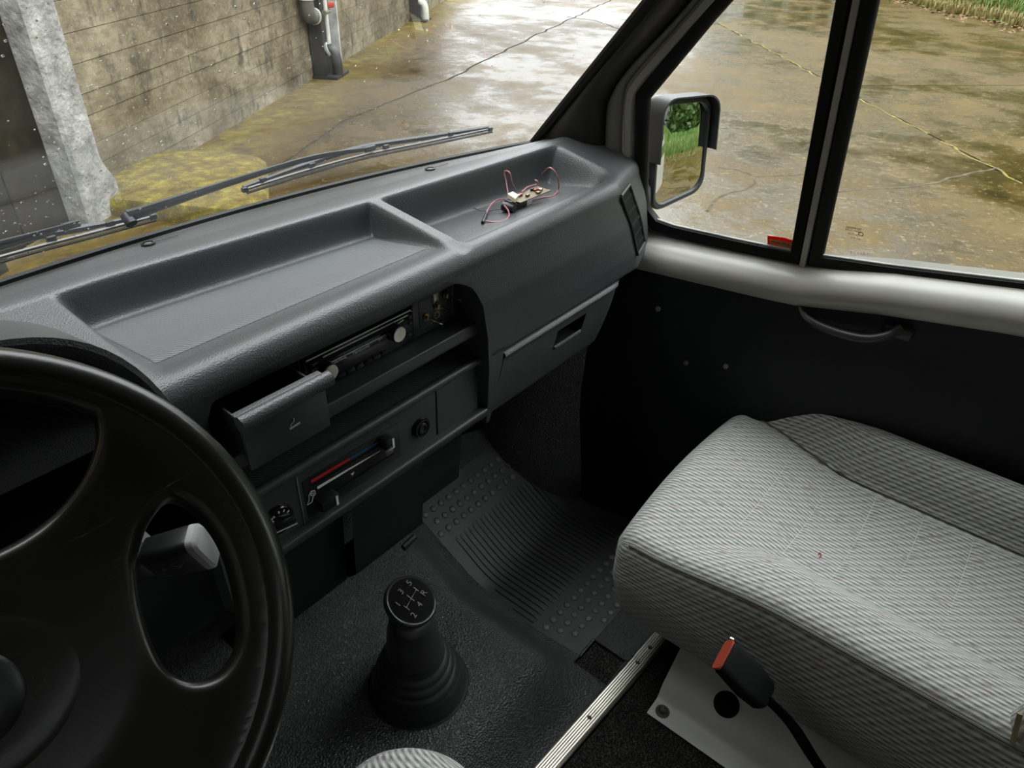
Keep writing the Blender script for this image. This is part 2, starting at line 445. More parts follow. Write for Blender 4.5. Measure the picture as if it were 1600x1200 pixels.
# ================================================================== SETTING: van cab shell
XC = .42                                    # centre line of the van
def yb(x): return 1.0-.107*((x-XC)/.77)**2  # plan curve of the windscreen foot
ZB = -.414
def gx(y, z): return 1.36-.14*y-.2*(z+.55)  # leaning plane of the side glass
def gp(y, z, o=0): return Vector((gx(y, z)+o, y, z))
def mirx(p): return Vector((2*XC-p[0], p[1], p[2]))

# carpeted floor plate
mb = MB().box((XC, .1, FLOOR-.02), (1.9, 1.95, .03))
floor_o = tag(put('floor', mb, 'carpet', base=(XC, .1, FLOOR-.02)), 'black pile carpet on the van floor behind the metal edging strip', None, kind='structure')
mb = MB().box((XC, .0, .21), (1.75, 1.3, .03))
tag(put('ceiling', mb, 'liner', base=(XC, 0, .21)), 'plain headlining under the van roof', None, kind='structure')
mb = MB().box((XC, -.80, -.53), (1.9, .03, 1.55))
tag(put('wall_rear', mb, 'door_card', base=(XC, -.8, FLOOR)), 'dark bulkhead behind the seats', None, kind='structure')
# firewall under the windscreen, following the plan curve
xs = lin(-.52, 1.30, 30)
mb = MB().loft([[(x, yb(x)+.03, FLOOR-.03), (x, yb(x)+.03, -.80), (x, yb(x)+.012, ZB-.012)] for x in xs])
tag(put('wall_front', mb, 'black_matte', base=(XC, 1.0, FLOOR)), 'dark firewall below the windscreen', None, kind='structure')

# windscreen
def ws(x0, t, o=0):
    z = ZB+t; return Vector((XC+(x0-XC)*(1-.33*t), yb(x0)-t*.936+o*.68, z+o*.73))
xw = lin(-.35, 1.19, 33); tw = lin(0, .55, 15)
win = thing('window_1', (XC, 1.0, ZB), 'wide raked windscreen speckled with rain', None, kind='structure')
put('pane', MB().grid(lambda x, t: ws(x, t), xw, tw), 'glass', win)
seal = [ws(-.35, t) for t in lin(.55, .03, 10)]+[ws(x, 0)+Vector((0, -.002, -.005)) for x in lin(-.335, 1.175, 30)]+[ws(1.19, t) for t in lin(.03, .55, 10)]
put('seal', MB().tube(seal, [.011]*10+[.0075]*30+[.011]*10, 8), 'seal', win)
# rain on the glass
mb = MB()
def drop(o, n, r, sq=.7):
    a = Vector(n).normalized(); u = a.orthogonal().normalized(); w = a.cross(u); vs = []; k = 6
    vs = [o+a*r*sq]+[o+a*r*sq*.7+u*(.7*r*math.cos(6.283*j/k))+w*(.7*r*math.sin(6.283*j/k)) for j in range(k)]+[o+u*(r*math.cos(6.283*j/k))+w*(r*math.sin(6.283*j/k)) for j in range(k)]
    fs = [[0, 1+j, 1+(j+1) % k] for j in range(k)]+[[1+j, 1+k+j, 1+k+(j+1) % k, 1+(j+1) % k] for j in range(k)]
    fs.append([1+k+j for j in range(k)][::-1])
    mb.add(vs, fs)
wn_out = Vector((0, .73, .68))
for i in range(260):
    drop(ws(RND.uniform(.16, .48), RND.uniform(.03, .42), .0004), wn_out, RND.choice([.0009, .0011, .0013, .0017]), .85)
for i in range(620):
    x = RND.uniform(.0, 1.12); t = RND.uniform(.02, .46)
    if x > .55 and RND.random() < .45: continue
    drop(ws(x, t, .0006), wn_out, RND.choice([.0006, .0008, .0008, .001, .0012, .0016]))
tag(put('raindrop', mb, 'drop', win), 'scattered raindrops on the glass', kind='stuff')

# passenger door
door = thing('door_1', (1.30, .2, FLOOR), 'passenger door, black inside below a silver painted sill', None, kind='structure')
ZT = [(-.78, -.462), (0, -.505), (.2, -.532), (.34, -.560), (.64, -.572), (.95, -.574)]
def card(y, z):
    inn = .052+.012*sst(-.62, -.75, z)
    return Vector((1.36-.14*y-.03*max(0, -.62-z)-inn, y, z))
put('door_card', MB().grid(lambda y, k: card(y, lerp(interp(ZT, y)-.056, FLOOR-.03, k)), lin(-.78, 1.0, 30), lin(0, 1, 20)), 'door_card', door)
def sill_prof(y, mir=False):
    zt = interp(ZT, y); g = gx(y, zt)
    p = [(g+.012, zt+.02), (g-.004, zt+.004), (g-.022, zt-.002), (g-.044, zt-.010), (g-.060, zt-.026), (g-.064, zt-.044), (g-.056, zt-.062), (g-.040, zt-.068)]
    return [Vector((x, y, z)) for x, z in chaikin(p, 2)]
put('window_sill', MB().loft([sill_prof(y) for y in lin(-.78, .92, 50)]), 'sill', door)
tag(door.children[-1], 'silver painted rounded sill')
put('door_skin', MB().loft([[gp(y, interp(ZT, y)-.05, .003), gp(y, min(-.548, interp(ZT, y)+.02) if y > .3 else interp(ZT, y)+.012, .003)] for y in lin(-.78, .66, 40)]+[[gp(y, -.62, .003), gp(y, -.40, .003)] for y in (.667, .70, .76)]), 'sill', door)
Q = [(.664, -.30), (.664, -.48), (.657, -.515), (.635, -.538), (.60, -.5425), (.48, -.541), (.371, -.538), (.377, -.116), (.380, .085), (.356, .085), (.554, -.155)]
RW = [(.318, -.533), (.20, -.521), (.013, -.496), (-.3, -.478), (-.62, -.462), (-.64, -.44), (-.64, .09), (-.62, .11), (.33, .11), (.323, -.116)]
for nm, poly in (('pane', Q), ('pane', RW)):
    put(nm, MB().prism([gp(y, z, .002) for y, z in poly], (.004, 0, 0)), 'glass', door, smooth=False)
def offset_poly(poly, d):
    n = len(poly); out = []
    A = sum(poly[i][0]*poly[(i+1) % n][1]-poly[(i+1) % n][0]*poly[i][1] for i in range(n)); sg = 1 if A > 0 else -1
    for i in range(n):
        a, b, c = Vector(poly[i-1]), Vector(poly[i]), Vector(poly[(i+1) % n])
        e1 = (b-a).normalized(); e2 = (c-b).normalized()
        n1 = Vector((e1.y, -e1.x))*sg; n2 = Vector((e2.y, -e2.x))*sg
        k = (n1+n2); k = k/max(.35, k.dot(n1)); out.append(tuple(b+k*d))
    return out
def seal_ring(poly, w, parent, mirror=False):
    mb = MB(); f = (lambda p: mirx(p)) if mirror else (lambda p: p)
    secs = []
    rings = [(-.003, -.002), (0, -.010), (w*.35, -.012), (w*.8, -.014), (w, -.008), (w, .006), (0, .008)]
    offs = [offset_poly(poly, d) for d, _ in rings]
    for i in range(len(poly)):
        secs.append([f(gp(*offs[k][i], rings[k][1])) for k in range(len(rings))])
    return put('window_seal', mb.loft(secs, True, False, True), 'seal', parent, angle=50)
seal_ring(Q, .022, door); seal_ring(RW, .022, door)
# thin bright water lip along the lower glass edges
for poly, a, b in ((Q, 3, 7), (RW, 0, 5)):
    put('glass_channel', MB().tube([gp(y, z+.003, -.004) for y, z in poly[a:b]], .0028, 6), 'steel_light', door)
# painted window divider between the two seals
put('window_divider', MB().loft([[gp(.3455+dy+.004*(z+.55)/.6, z, ox) for dy, ox in ((-.006, -.002), (-.0045, -.016), (.0045, -.016), (.006, -.002))] for z in lin(-.572, .13, 8)], True, True), 'sill', door)
# painted front upright of the door frame, following pillar slope
FU = [(.690, -.575), (.690, -.42), (.689, -.31), (.672, -.272), (.640, -.232), (.575, -.155), (.372, .09)]
put('door_frame', MB().loft([[gp(q.x-.004, q.y, -.004), gp(q.x, q.y, -.016), gp(q.x+.010, q.y+.004, -.018), gp(q.x+.020, q.y+.008, -.006)] for q in bez([Vector((y, z, 0)) for y, z in FU], 30)]), 'sill', door)
put('window_header', MB().loft([[gp(y, .10, -.012), gp(y, .125, -.02), gp(y, .20, -.03)] for y in lin(-.78, .42, 14)]), 'sill', door)
# upper glass frame behind the rear window
put('rear_frame', MB().box(gp(-.71, -.17, -.01), (.03, .13, .66), bevel=.01), 'sill', door)
# pull handle
hp = bez([(1.292, .340, -.606), (1.272, .322, -.618), (1.252, .297, -.632), (1.246, .250, -.636), (1.247, .200, -.632), (1.258, .170, -.622), (1.278, .150, -.607)], 36)
put('pull_handle', MB().tube(hp, [.014, .0125, .011]+[.0095]*(len(hp)-6)+[.011, .0125, .014], 10, flat=.75), 'black_plastic', door)
tag(door.children[-1], 'black grab handle')
put('handle_plate', MB().box((1.285, .152, -.614), (.03, .05, .022), bevel=.006), 'black_plastic', door)
# screws left on the door card
for y, z in ((.58, -.70), (.50, -.80), (.42, -.78)):
    p = card(y, z); put('clip', MB().lathe([(.006, -.002), (.005, .003), (.001, .004)], p, (-1, 0, .1), 10), 'dull_metal', door)
# sticker and glass marks on the panes
st = lambda px, py: (lambda d: d*((1.36-.11)/(d.x+.14*d.y+.2*d.z)))(ray(px, py))
def quad(px, o=-.0012): return [st(x, y)+Vector((o, 0, 0)) for x, y in px]
sp_pts = quad([(1199.5, 368), (1225, 371), (1241, 376), (1240, 391), (1199.5, 381)])
stk = put('sticker', MB().prism(sp_pts, (.0008, 0, 0)), 'film_red', door, smooth=False); tag(stk, 'red and cream window sticker')
put('sticker_label', MB().prism(quad([(1203, 372.5), (1238, 379), (1237, 389), (1203, 380)], -.0016), (.0003, 0, 0)), 'film_cream', stk, smooth=False)
a, b2 = st(1206, 377), st(1234, 382.5)
xd = (a-b2).normalized(); ydn = (st(1220, 370)-st(1220, 385)).normalized()
text('sticker_lettering', 'AUTO ALARM', .0053, (a+b2)/2+Vector((-.0022, 0, 0)), xd, ydn, 'black_matte', stk)
up = (st(1340, 350)-st(1340, 380)).normalized()
for s, sz, pa, pb in (('TEMPERED', .0055, (1327, 355), (1341, 358)), ('SAFETY GLASS', .0042, (1325, 359), (1342, 362)), ('DOT 24', .005, (1328, 365), (1339, 367)), ('43R 0012', .0042, (1327, 370.5), (1347, 374)), ('O', .012, (1345, 366), (1346, 366))):
    A, B = st(*pa), st(*pb); d = (st(1325, 358)-st(1345, 362)).normalized()
    text('glass_mark', s, sz, (A+B)/2+Vector((-.001, 0, 0)), d, up, 'black_matte', door)
A, B = st(1324, 393), st(1367, 398)
text('glass_mark', 'OI-NH-YT', .0085, (A+B)/2+Vector((-.001, 0, 0)), (A-B).normalized(), up, 'white_print', door)

# driver's door (mirror image, behind the camera's left)
door2 = thing('door_2', (2*XC-1.30, .2, FLOOR), "driver's door on the near side", None, kind='structure')
put('door_card', MB().grid(lambda y, z: mirx(card(y, z)), lin(-.78, 1.0, 12), lin(-.585, FLOOR-.03, 8)), 'door_card', door2)
put('window_sill', MB().loft([[mirx(p) for p in sill_prof(y)] for y in lin(-.78, .92, 20)]), 'sill', door2)
for poly in (Q, RW):
    put('pane', MB().prism([mirx(gp(y, z, .002)) for y, z in poly], (-.004, 0, 0)), 'glass', door2, smooth=False)
    seal_ring(poly, .022, door2, True)
put('window_divider', MB().loft([[mirx(gp(.3455+dy, z, ox)) for dy, ox in ((-.006, -.002), (-.0045, -.016), (.0045, -.016), (.006, -.002))] for z in (-.572, .13)], True, True), 'sill', door2)
put('window_header', MB().loft([[mirx(p) for p in (gp(y, .10, -.012), gp(y, .125, -.02), gp(y, .20, -.03))] for y in lin(-.78, .42, 6)]), 'sill', door2)
put('rear_frame', MB().box(mirx(gp(-.71, -.17, -.01)), (.03, .13, .66), bevel=.01), 'sill', door2)

# windscreen pillars
def pillar(nm, f, lab):
    t = thing(nm, f(Vector((1.2, .85, ZB))), lab, None, kind='structure')
    secs = []; secs2 = []
    mid = [(.752, -.60), (.752, -.36), (.735, -.295), (.69, -.235), (.625, -.165), (.415, .075)]
    inner = [(.706, -.60), (.708, -.42), (.706, -.305), (.688, -.262), (.590, -.150), (.388, .098)]
    wt = [-.10, .05, .12, .18, .255, .52]
    n = 24
    cm = bez([Vector((y, z, 0)) for y, z in mid], n); ci = bez([Vector((y, z, 0)) for y, z in inner], n); cw = bez([Vector((t_, 0, 0)) for t_ in wt], n)
    for a, b, w in zip(cm, ci, cw):
        W = ws(1.19, max(w.x, -.16)); G = gp(a.x, a.y, -.024); I = gp(b.x, b.y, -.010)
        Gi = gp(a.x-.004, a.y, -.004)
        mid1 = W.lerp(G, .35)+Vector((-.018, -.008, 0)); mid2 = W.lerp(G, .75)+Vector((-.014, -.008, 0))
        secs.append([f(Vector(q)) for q in chaikin([tuple(W), tuple(W.lerp(mid1, .3)), tuple(mid1), tuple(mid2), tuple(G), tuple(Gi)], 2)])
        secs2.append([f(Vector(q)) for q in chaikin([tuple(Gi), tuple(gp(lerp(a.x, b.x, .3), lerp(a.y, b.y, .3), -.016)), tuple(gp(lerp(a.x, b.x, .85), lerp(a.y, b.y, .85), -.014)), tuple(I+Vector((.012, 0, 0)))], 1)])
    put('pillar_trim', MB().loft(secs), 'pillar', t)
    put('pillar_panel', MB().loft(secs2), 'grey_paint', t)
    return t
pillar('trim_1', lambda p: p, 'dark windscreen pillar trim beside the passenger window')
pillar('trim_2', mirx, "dark windscreen pillar trim on the driver's side")
# header above windscreen and body-coloured side walls closing the cab
mb = MB().loft([[ws(x, .53), ws(x, .56)+Vector((0, -.01, .0)), ws(x, .60)+Vector((0, -.05, .01)), Vector((x, .30, .215))] for x in lin(-.35, 1.19, 20)])
tag(put('trim_3', mb, 'liner', base=(XC, .45, .12)), 'padded header above the windscreen', None, kind='structure')
for nm, f in (('wall_right', lambda p: p), ('wall_left', mirx)):
    mb = MB().loft([[f(gp(y, .19, -.03)), f(gp(y, .24, -.08))] for y in lin(-.8, .45, 6)])
    mb.loft([[f(Vector((1.36-.14*y+.01, y, z))) for z in (-.58, -1.0, FLOOR-.1)] for y in lin(-.82, 1.05, 12)])
    tag(put(nm, mb, 'body_paint', base=f(Vector((1.36, .1, FLOOR)))), 'outer body skin of the van', None, kind='structure')
# bonnet and cowl outside
mb = MB().loft([[Vector((x, yb(x)+.012, ZB-.016)), Vector((x, yb(x)+.10, -.475))] for x in lin(-.40, 1.24, 24)])
tag(put('trim_4', mb, 'seal', base=(XC, 1.05, -.5)), 'black cowl below the windscreen', None, kind='structure')
mb = MB().loft([[Vector((XC+(x-XC)*k, yb(x)+dy, z)) for dy, z, k in ((.10, -.478, 1), (.12, -.472, 1), (.45, -.64, 1), (.72, -.82, .98), (.78, -.90, .97), (.80, -1.3, .97), (.78, -1.55, .95))] for x in lin(-.42, 1.26, 24)])
tag(put('trim_5', mb, 'body_paint', base=(XC, 1.4, -1.5)), 'bonnet in front of the windscreen', None, kind='structure')

# ================================================================== SETTING: the yard outside
def slab(name, poly, material, thick=.10, z=GROUND, parent=None):
    return put(name, MB().prism([Vector((x, y, z-thick)) for x, y in poly], (0, 0, thick)), material, parent, base=(poly[0][0], poly[0][1], z-thick), smooth=False)
ground = thing('ground', (8, 5, GROUND-.2), 'wet concrete yard of large slabs', None, kind='structure')
put('joint_fill', MB().box((8, 4, GROUND-.058), (90, 90, .1)), 'joint', ground, smooth=False)
def jag(pts, amp, step=.22, seed=1):
    r = random.Random(seed); out = []
    for a, b in zip(pts[:-1], pts[1:]):
        a, b = Vector(a), Vector(b); L = (b-a).length; k = max(1, int(L/step)) if L < 14 else max(1, int(L/1.5)); nrm = Vector((-(b-a).y, (b-a).x)).normalized()
        for i in range(k):
            out.append(a.lerp(b, i/k)+nrm*(r.uniform(-amp, amp) if i else 0))
    return out+[Vector(pts[-1])]
S = jag([(-30, -14.0), (-2, 2.05), (2.83, 4.76), (4.49, 5.70), (6.56, 6.28), (9.6, 7.45), (14.43, 9.19), (18.4, 10.62)], .03, .25, 3)
S2 = jag([(18.4, 10.62), (40, 18.6)], .03, .3, 4)
T = jag([(-12, -17.4), (0, -6.2), (7.18, .39), (9.29, 2.34), (10.08, 3.04), (13.77, 6.39), (18.4, 10.62)], .012, .3, 5)
T2 = [Vector((18.4, 10.62)), Vector((34, 25))]
def shift(pl, d):
    out = []
    for i, p in enumerate(pl):
        a = pl[max(0, i-1)]; b = pl[min(len(pl)-1, i+1)]; t = (b-a).normalized(); out.append(p+Vector((-t.y, t.x))*d)
    return out
gA = shift(S+S2, .016); gB1 = shift(S, -.016); gB2 = shift(T, .014); gC1 = shift(T, -.014); gC0 = shift(S2, -.016)
def sslab(poly, m_): return put('slab', MB().prism([Vector((p[0], p[1], GROUND-.10)) for p in poly], (0, 0, .10)), m_, ground, smooth=False)
sslab(list(gA)+[Vector((40, 45)), Vector((-30, 45))], 'ground_a')
sslab(list(gB1)+list(reversed(gB2))+[Vector((-30, -17.4))], 'ground_a')
# coarser slabs beyond the mossy joint, with their cross joints
cj = [(-.2, -6.2-.19), (6.2, -.52), (9.95, 2.94), (12.5, 5.24), (18.0, 10.25)]
Tdir = Vector((.74, .672)); Cdir = Vector((.735, -.678))
cut = [Vector((9.80, 2.80)), Vector((10.55, 3.50))]
def side(p, c): return (p-c).dot(Tdir)
segs = [[p for p in gC1 if side(p, cut[0]) < -.02], [p for p in gC1 if .02 < side(p, cut[0])]]
c0a = cut[0]-Tdir*.012; c0b = cut[0]+Tdir*.012
sslab(segs[0]+[c0a, c0a+Cdir*7.2, Vector((c0a+Cdir*7.2))+Vector((-26, -23))], 'ground_c')
sslab([c0b]+segs[1]+list(gC0)+[Vector((40, -20)), c0b+Cdir*40, c0b+Cdir*7.2], 'ground_c')
sslab([c0a+Cdir*7.25, c0a+Cdir*40, Vector((-10, -40)), Vector((c0a+Cdir*7.25))+Vector((-26, -23))], 'ground_c')
def crack(pxs, w, seed, material='crack'):
    pts = [gnd(*p) for p in pxs]; pts = jag([(p.x, p.y) for p in pts], w*1.2, .16, seed); r = random.Random(seed)
    a = shift(pts, w/2); b = shift(pts, -w/2)
    secs = [[Vector((p.x, p.y, GROUND+.001)), Vector(((p.x+q.x)/2, (p.y+q.y)/2, GROUND+.004)), Vector((q.x, q.y, GROUND+.001))] for p, q in zip(a, b)]
    return put('crack', MB().loft(secs), material, ground)
crack([(1122, 262), (1150, 265), (1178, 275), (1180, 287), (1165, 296), (1120, 310), (1105, 330)], .022, 1)
crack([(1180, 276), (1235, 274), (1258, 272)], .02, 2)
crack([(885, 26), (930, 32), (968, 45)], .03, 3, 'joint')
crack([(1345, 155), (1420, 158), (1500, 150)], .02, 5)
crack([(1310, 300), (1420, 292), (1560, 262)], .025, 6)
crack([(1195, 45), (1225, 52), (1260, 68)], .03, 7)
crack([(1318, 118), (1460, 120), (1600, 119)], .02, 8)

for i_, seg_ in enumerate(([(1117, 34), (1200, 77), (1287, 124)], [(1344, 155), (1400, 184), (1450, 209)], [(1470, 221), (1540, 256), (1598, 287)])):
    crack(seg_, .026, 20+i_, 'joint_moss')

# board-marked concrete wall, one strip for every shuttering board
wall = thing('wall_1', W0+Vector((0, 0, GROUND)), 'tall stained concrete wall with board marks', None, kind='structure')
rw = random.Random(5)
def wp(s, z, o=0): return W0+WU*s+WN*o+Vector((0, 0, z))
for ca, cb_ in ((-14, -1.95), (-.05, 11.5)):
    put('wall_core', MB().prism([wp(ca, GROUND-.1, -.35), wp(cb_, GROUND-.1, -.35), wp(cb_, GROUND-.1, -.02), wp(ca, GROUND-.1, -.02)], (0, 0, 7.2)), 'wall', wall, smooth=False)
z = GROUND-.05; k = 0
while z < 5.2:
    hgt = rw.uniform(.13, .19)
    for s0, s1 in ((-14, -1.9), (-.1, 4.25), (4.6, 8.9), (9.25, 11.5)):
        o = rw.uniform(-.004, .007)
        cuts = [s0]
        while cuts[-1] < min(s1, 16) - 2.2: cuts.append(cuts[-1]+rw.uniform(1.6, 3.4))
        cuts.append(s1)
        for c0, c1 in zip(cuts[:-1], cuts[1:]):
            if c1 < -4 and c0 < -4: pass
            oo = o+rw.uniform(-.003, .003)
            mbb = MB(); mbb.prism([wp(c0+.002, z, -.02), wp(c1-.002, z, -.02), wp(c1-.002, z, oo), wp(c0+.002, z, oo)], (0, 0, hgt-.004))
            put('board_mark', mbb, 'wall', wall, smooth=False)
    z += hgt
    k += 1

# steel columns against the wall
def hcolumn(s, label, width=.36, depth=.24, mats=('steel_dark', 'steel_light')):
    t = thing('steel_column', wp(s, GROUND, .02), label, 'column', 'steel columns along the concrete wall')
    hh = 7.0
    def bar(nm, s0, s1, o0, o1, m_, zz=GROUND): put(nm, MB().prism([wp(s+s0, zz, o0), wp(s+s1, zz, o0), wp(s+s1, zz, o1), wp(s+s0, zz, o1)], (0, 0, hh)), m_, t, smooth=False)
    bar('web', -width/2+.02, width/2-.02, .10, .13, mats[0])
    bar('flange', -width/2, -width/2+.022, .008, .16, mats[0])
    bar('flange', width/2-.03, width/2, .008, depth, mats[1])
    put('base_plate', MB().prism([wp(s-width*.6, GROUND, -.01), wp(s+width*.6, GROUND, -.01), wp(s+width*.6, GROUND, depth+.06), wp(s-width*.6, GROUND, depth+.06)], (0, 0, .03)), mats[0], t, smooth=False)
    return t
hcolumn(4.43, 'dark steel column with drainpipe, grey downpipe to its left')
c3 = hcolumn(9.08, 'farthest dark steel column with a pale pipe stub at its foot')
for s, pale, lab in ((4.43, False, 'short black drain elbow at the foot of the nearer dark column'), (9.08, True, 'pale elbow drain stub at the far column foot')):
    t = thing('drain_stub', wp(s, GROUND, .12), lab, 'pipe')
    pth = bez([wp(s-.02, GROUND+.29, .135), wp(s-.02, GROUND+.28, .19), wp(s-.02, GROUND+.22, .235), wp(s-.02, GROUND+.12, .245), wp(s-.02, GROUND, .245)], 20)
    put('elbow', MB().tube(pth, .062, 12, flat=1), 'pipe_light' if pale else 'steel_dark', t)
    put('collar', MB().lathe([(.062, 0), (.082, 0), (.082, .03), (.062, .03)], wp(s-.02, GROUND+.285, .15), WN+Vector((0, 0, .5)), 16), 'pipe_light' if pale else 'steel_light', t)
t = thing('downpipe', wp(4.08, GROUND+1.0, .1), 'grey downpipe with elbow left of the nearer dark column', 'pipe')
put('pipe', MB().tube([wp(4.05, 4.6, .10), wp(4.05, GROUND+.86, .10)]+bez([wp(4.05, GROUND+.80, .10), wp(4.07, GROUND+.70, .10), wp(4.14, GROUND+.66, .10), wp(4.26, GROUND+.66, .10)], 12), .075, 14), 'pipe', t)
put('clamp', MB().lathe([(.075, 0), (.088, 0), (.088, .03), (.075, .03)], wp(4.05, GROUND+.84, .10), (0, 0, 1), 16), 'pipe_light', t)
put('clamp', MB().lathe([(.075, 0), (.088, 0), (.088, .03), (.075, .03)], wp(4.20, GROUND+.66, .10), WU, 16), 'pipe_light', t)
t = thing('water_pipe', wp(4.28, GROUND+.4, .14), 'thin pale pipe with a red tap beside the dark column', 'pipe')
put('pipe', MB().tube([wp(4.285, 4.6, .22), wp(4.285, GROUND+.38, .22)], .022, 8), 'pipe_light', t)
put('tap_body', MB().tube([wp(4.22, GROUND+.70, .22), wp(4.36, GROUND+.70, .23)], .026, 8), 'dull_metal', t)
put('tap_handle', MB().box(wp(4.38, GROUND+.76, .24), (.10, .05, .06), bevel=.012), 'red_plastic', t)
put('bracket', MB().box(wp(4.285, GROUND+.98, .21), (.16, .06, .035)), 'pipe_light', t)

# near pale post and the dark steel gate left of it
t = thing('pale_post', wp(-.16, GROUND, .1), 'broad pale weathered post at the left end of the concrete wall', 'post')
prof = [(-.31, -.02), (-.31, .16), (-.29, .18), (-.05, .18), (-.03, .16), (-.03, -.02)]
zs = [GROUND, GROUND+.20, GROUND+.30, GROUND+.36, 5.0]
mb = MB().loft([[wp(s+(.09 if (s > -.1 and i < 2) else (.03 if s > -.1 and i == 2 else 0)), zz, o) for s, o in prof] for i, zz in enumerate(zs)], True, True)
mtp = mat('weathered_pale_concrete', (.27, .27, .25), .7, g=(30, .9, .012, 'noise'), vary=.5); M['post'] = mtp
put('shaft', mb, 'post', t, angle=25)
t = thing('steel_gate', wp(-1.1, GROUND, 0), 'dark brown steel gate left of the pale post', 'gate')
M['gate'] = mat('brown_gate_paint', (.016, .0125, .006), .6, 0, .3, vary=.5)
for i in range(4):
    s0 = -1.9+i*.40
    put('panel', MB().prism([wp(s0, GROUND+.03, -.02), wp(s0+.385, GROUND+.03, -.02), wp(s0+.385, GROUND+.03, .03), wp(s0, GROUND+.03, .03)], (0, 0, 6.6)), 'gate', t, smooth=False)
put('gate_post', MB().prism([wp(-1.10, GROUND, .03), wp(-.98, GROUND, .03), wp(-.98, GROUND, .10), wp(-1.10, GROUND, .10)], (0, 0, 6.6)), 'steel_dark', t, smooth=False)
put('gate_post', MB().prism([wp(-1.95, GROUND, .03), wp(-1.30, GROUND, .03), wp(-1.30, GROUND, .08), wp(-1.95, GROUND, .08)], (0, 0, 6.6)), 'wall', t, smooth=False)

# mossy concrete apron by the wall foot
ap = [(-.10, -.0), (1.02, .0), (1.12, .42), (1.02, .80), (.20, 1.15), (-.15, 1.1)]
secs = []
for kk, zz in ((1.0, GROUND-.02), (.985, GROUND+.06), (.93, GROUND+.105), (.5, GROUND+.13), (.02, GROUND+.135)):
    secs.append([wp(.45+(s-.45)*kk, zz, .0+o*(kk if o > .1 else 1)) for s, o in ap])
tag(put('mossy_kerb', MB().loft(secs, True, True), 'moss', base=wp(.45, GROUND, .3)), 'low concrete block thick with yellow moss at the wall foot', 'kerb block')

# grass bank beyond the yard
def bank(name, a, b, inward, hgt, wid, label, blades, seed, dens_dry):
    a, b = Vector((*a, 0)), Vector((*b, 0)); d = (b-a).normalized(); nrm = Vector((*inward, 0)).normalized(); L = (b-a).length; r = random.Random(seed)
    t = thing(name, a+Vector((0, 0, GROUND)), label, 'grass bank')
    def hz(w): return hgt*sst(0, wid, w)
    put('soil', MB().grid(lambda s, w: a+d*s+nrm*(w+.15*math.sin(s*1.7))+Vector((0, 0, GROUND-.02+hz(w)+.04*math.sin(s*3+w*5))), lin(0, L, int(L*2)), lin(0, wid+6, 18)), 'bank', t)
    for nm, m_, cnt, w0, w1, hh in (('grass', 'grass', blades, .5, wid+4, .34), ('dry_grass', 'dry_grass', int(blades*dens_dry), .05, 1.3, .20)):
        mbb = MB()
        for i in range(cnt):
            s = r.uniform(0, L); w = w0+(w1-w0)*r.random()**1.5; p = a+d*s+nrm*(w+.15*math.sin(s*1.7))+Vector((0, 0, GROUND-.02+hz(w)))
            an = r.uniform(0, 6.28); ln = hh*r.uniform(.5, 1.3); wd = r.uniform(.008, .02); u = Vector((math.cos(an), math.sin(an), 0)); q = Vector((-u.y, u.x, 0))
            bend = u*ln*r.uniform(.1, .6)
            mbb.add([p-q*wd, p+q*wd, p+bend*.4+Vector((0, 0, ln*.6))+q*wd*.6, p+bend+Vector((0, 0, ln)), p+bend*.4+Vector((0, 0, ln*.6))-q*wd*.6], [[0, 1, 2, 4], [4, 2, 3]])
        tag(put(nm, mbb, m_, t, smooth=False), kind='stuff')
    mbb = MB()
    for i in range(500):
        s = r.uniform(0, L); w = r.uniform(-.9, .7)*r.random(); p = a+d*s+nrm*w+Vector((0, 0, GROUND+.008+max(0, hz(w)))); an = r.uniform(0, 6.28); sz = r.uniform(.03, .06)
        u = Vector((math.cos(an), math.sin(an), r.uniform(-.2, .2)))*sz; q = Vector((-math.sin(an), math.cos(an), r.uniform(-.2, .3)))*sz*.6
        mbb.add([p-u, p-q, p+u, p+q+Vector((0, 0, .012))], [[0, 1, 2, 3]])
    tag(put('dead_leaf', mbb, 'leaf_dead', t, smooth=False), kind='stuff')
    return t
bank('grass_bank', (15.0, -.8), (22.5, 6.9), (.72, -.70), .8, 3.0, 'yellowing grass bank with dead leaves beyond the far yard edge', 9000, 2, .9)

bank('grass_bank', (-1.5, -11.0), (15.0, -11.0), (0, -1), 1.2, 3.0, 'lush green grass bank seen in the door mirror', 16000, 3, .35)
# unseen hall wall added to block light from the driver's side
blocker = thing('wall_2', (-2.1, -2, GROUND), 'hall wall added unseen beside the van, shading the driver side', None, kind='structure')
put('blocker_face', MB().box((-2.2, -4.5, GROUND+3.2), (.2, 11, 6.6)), 'steel_dark', blocker, smooth=False)
def tree(x, y, hgt, rad, seed, lab, nleaf=4600):
    r = random.Random(seed); b = Vector((x, y, GROUND)); t = thing('tree', b, lab, 'tree', 'leafy trees beyond the yard')
    put('trunk', MB().tube([b, b+Vector((.1, .05, hgt*.3)), b+Vector((.0, .15, hgt*.7))], [.22, .17, .07], 8), 'bark', t)
    mbb = MB()
    blobs = [(Vector((r.uniform(-.6, .6)*rad, r.uniform(-.6, .6)*rad, hgt*r.uniform(.12, .92))), rad*r.uniform(.5, .8)) for _ in range(16)]
    for i in range(nleaf):
        c, rr = r.choice(blobs); d = Vector((r.gauss(0, 1), r.gauss(0, 1), r.gauss(0, .8))).normalized()*rr*r.uniform(.55, 1.0)
        p = b+c+d; u = Vector((r.gauss(0, 1), r.gauss(0, 1), r.gauss(0, 1))).normalized(); w = u.orthogonal().normalized(); sz = r.uniform(.22, .45)
        mbb.add([p-u*sz, p-w*sz*.6, p+u*sz, p+w*sz*.6], [[0, 1, 2, 3]])
    tag(put('foliage', mbb, 'tree_leaf', t, smooth=False), kind='stuff')
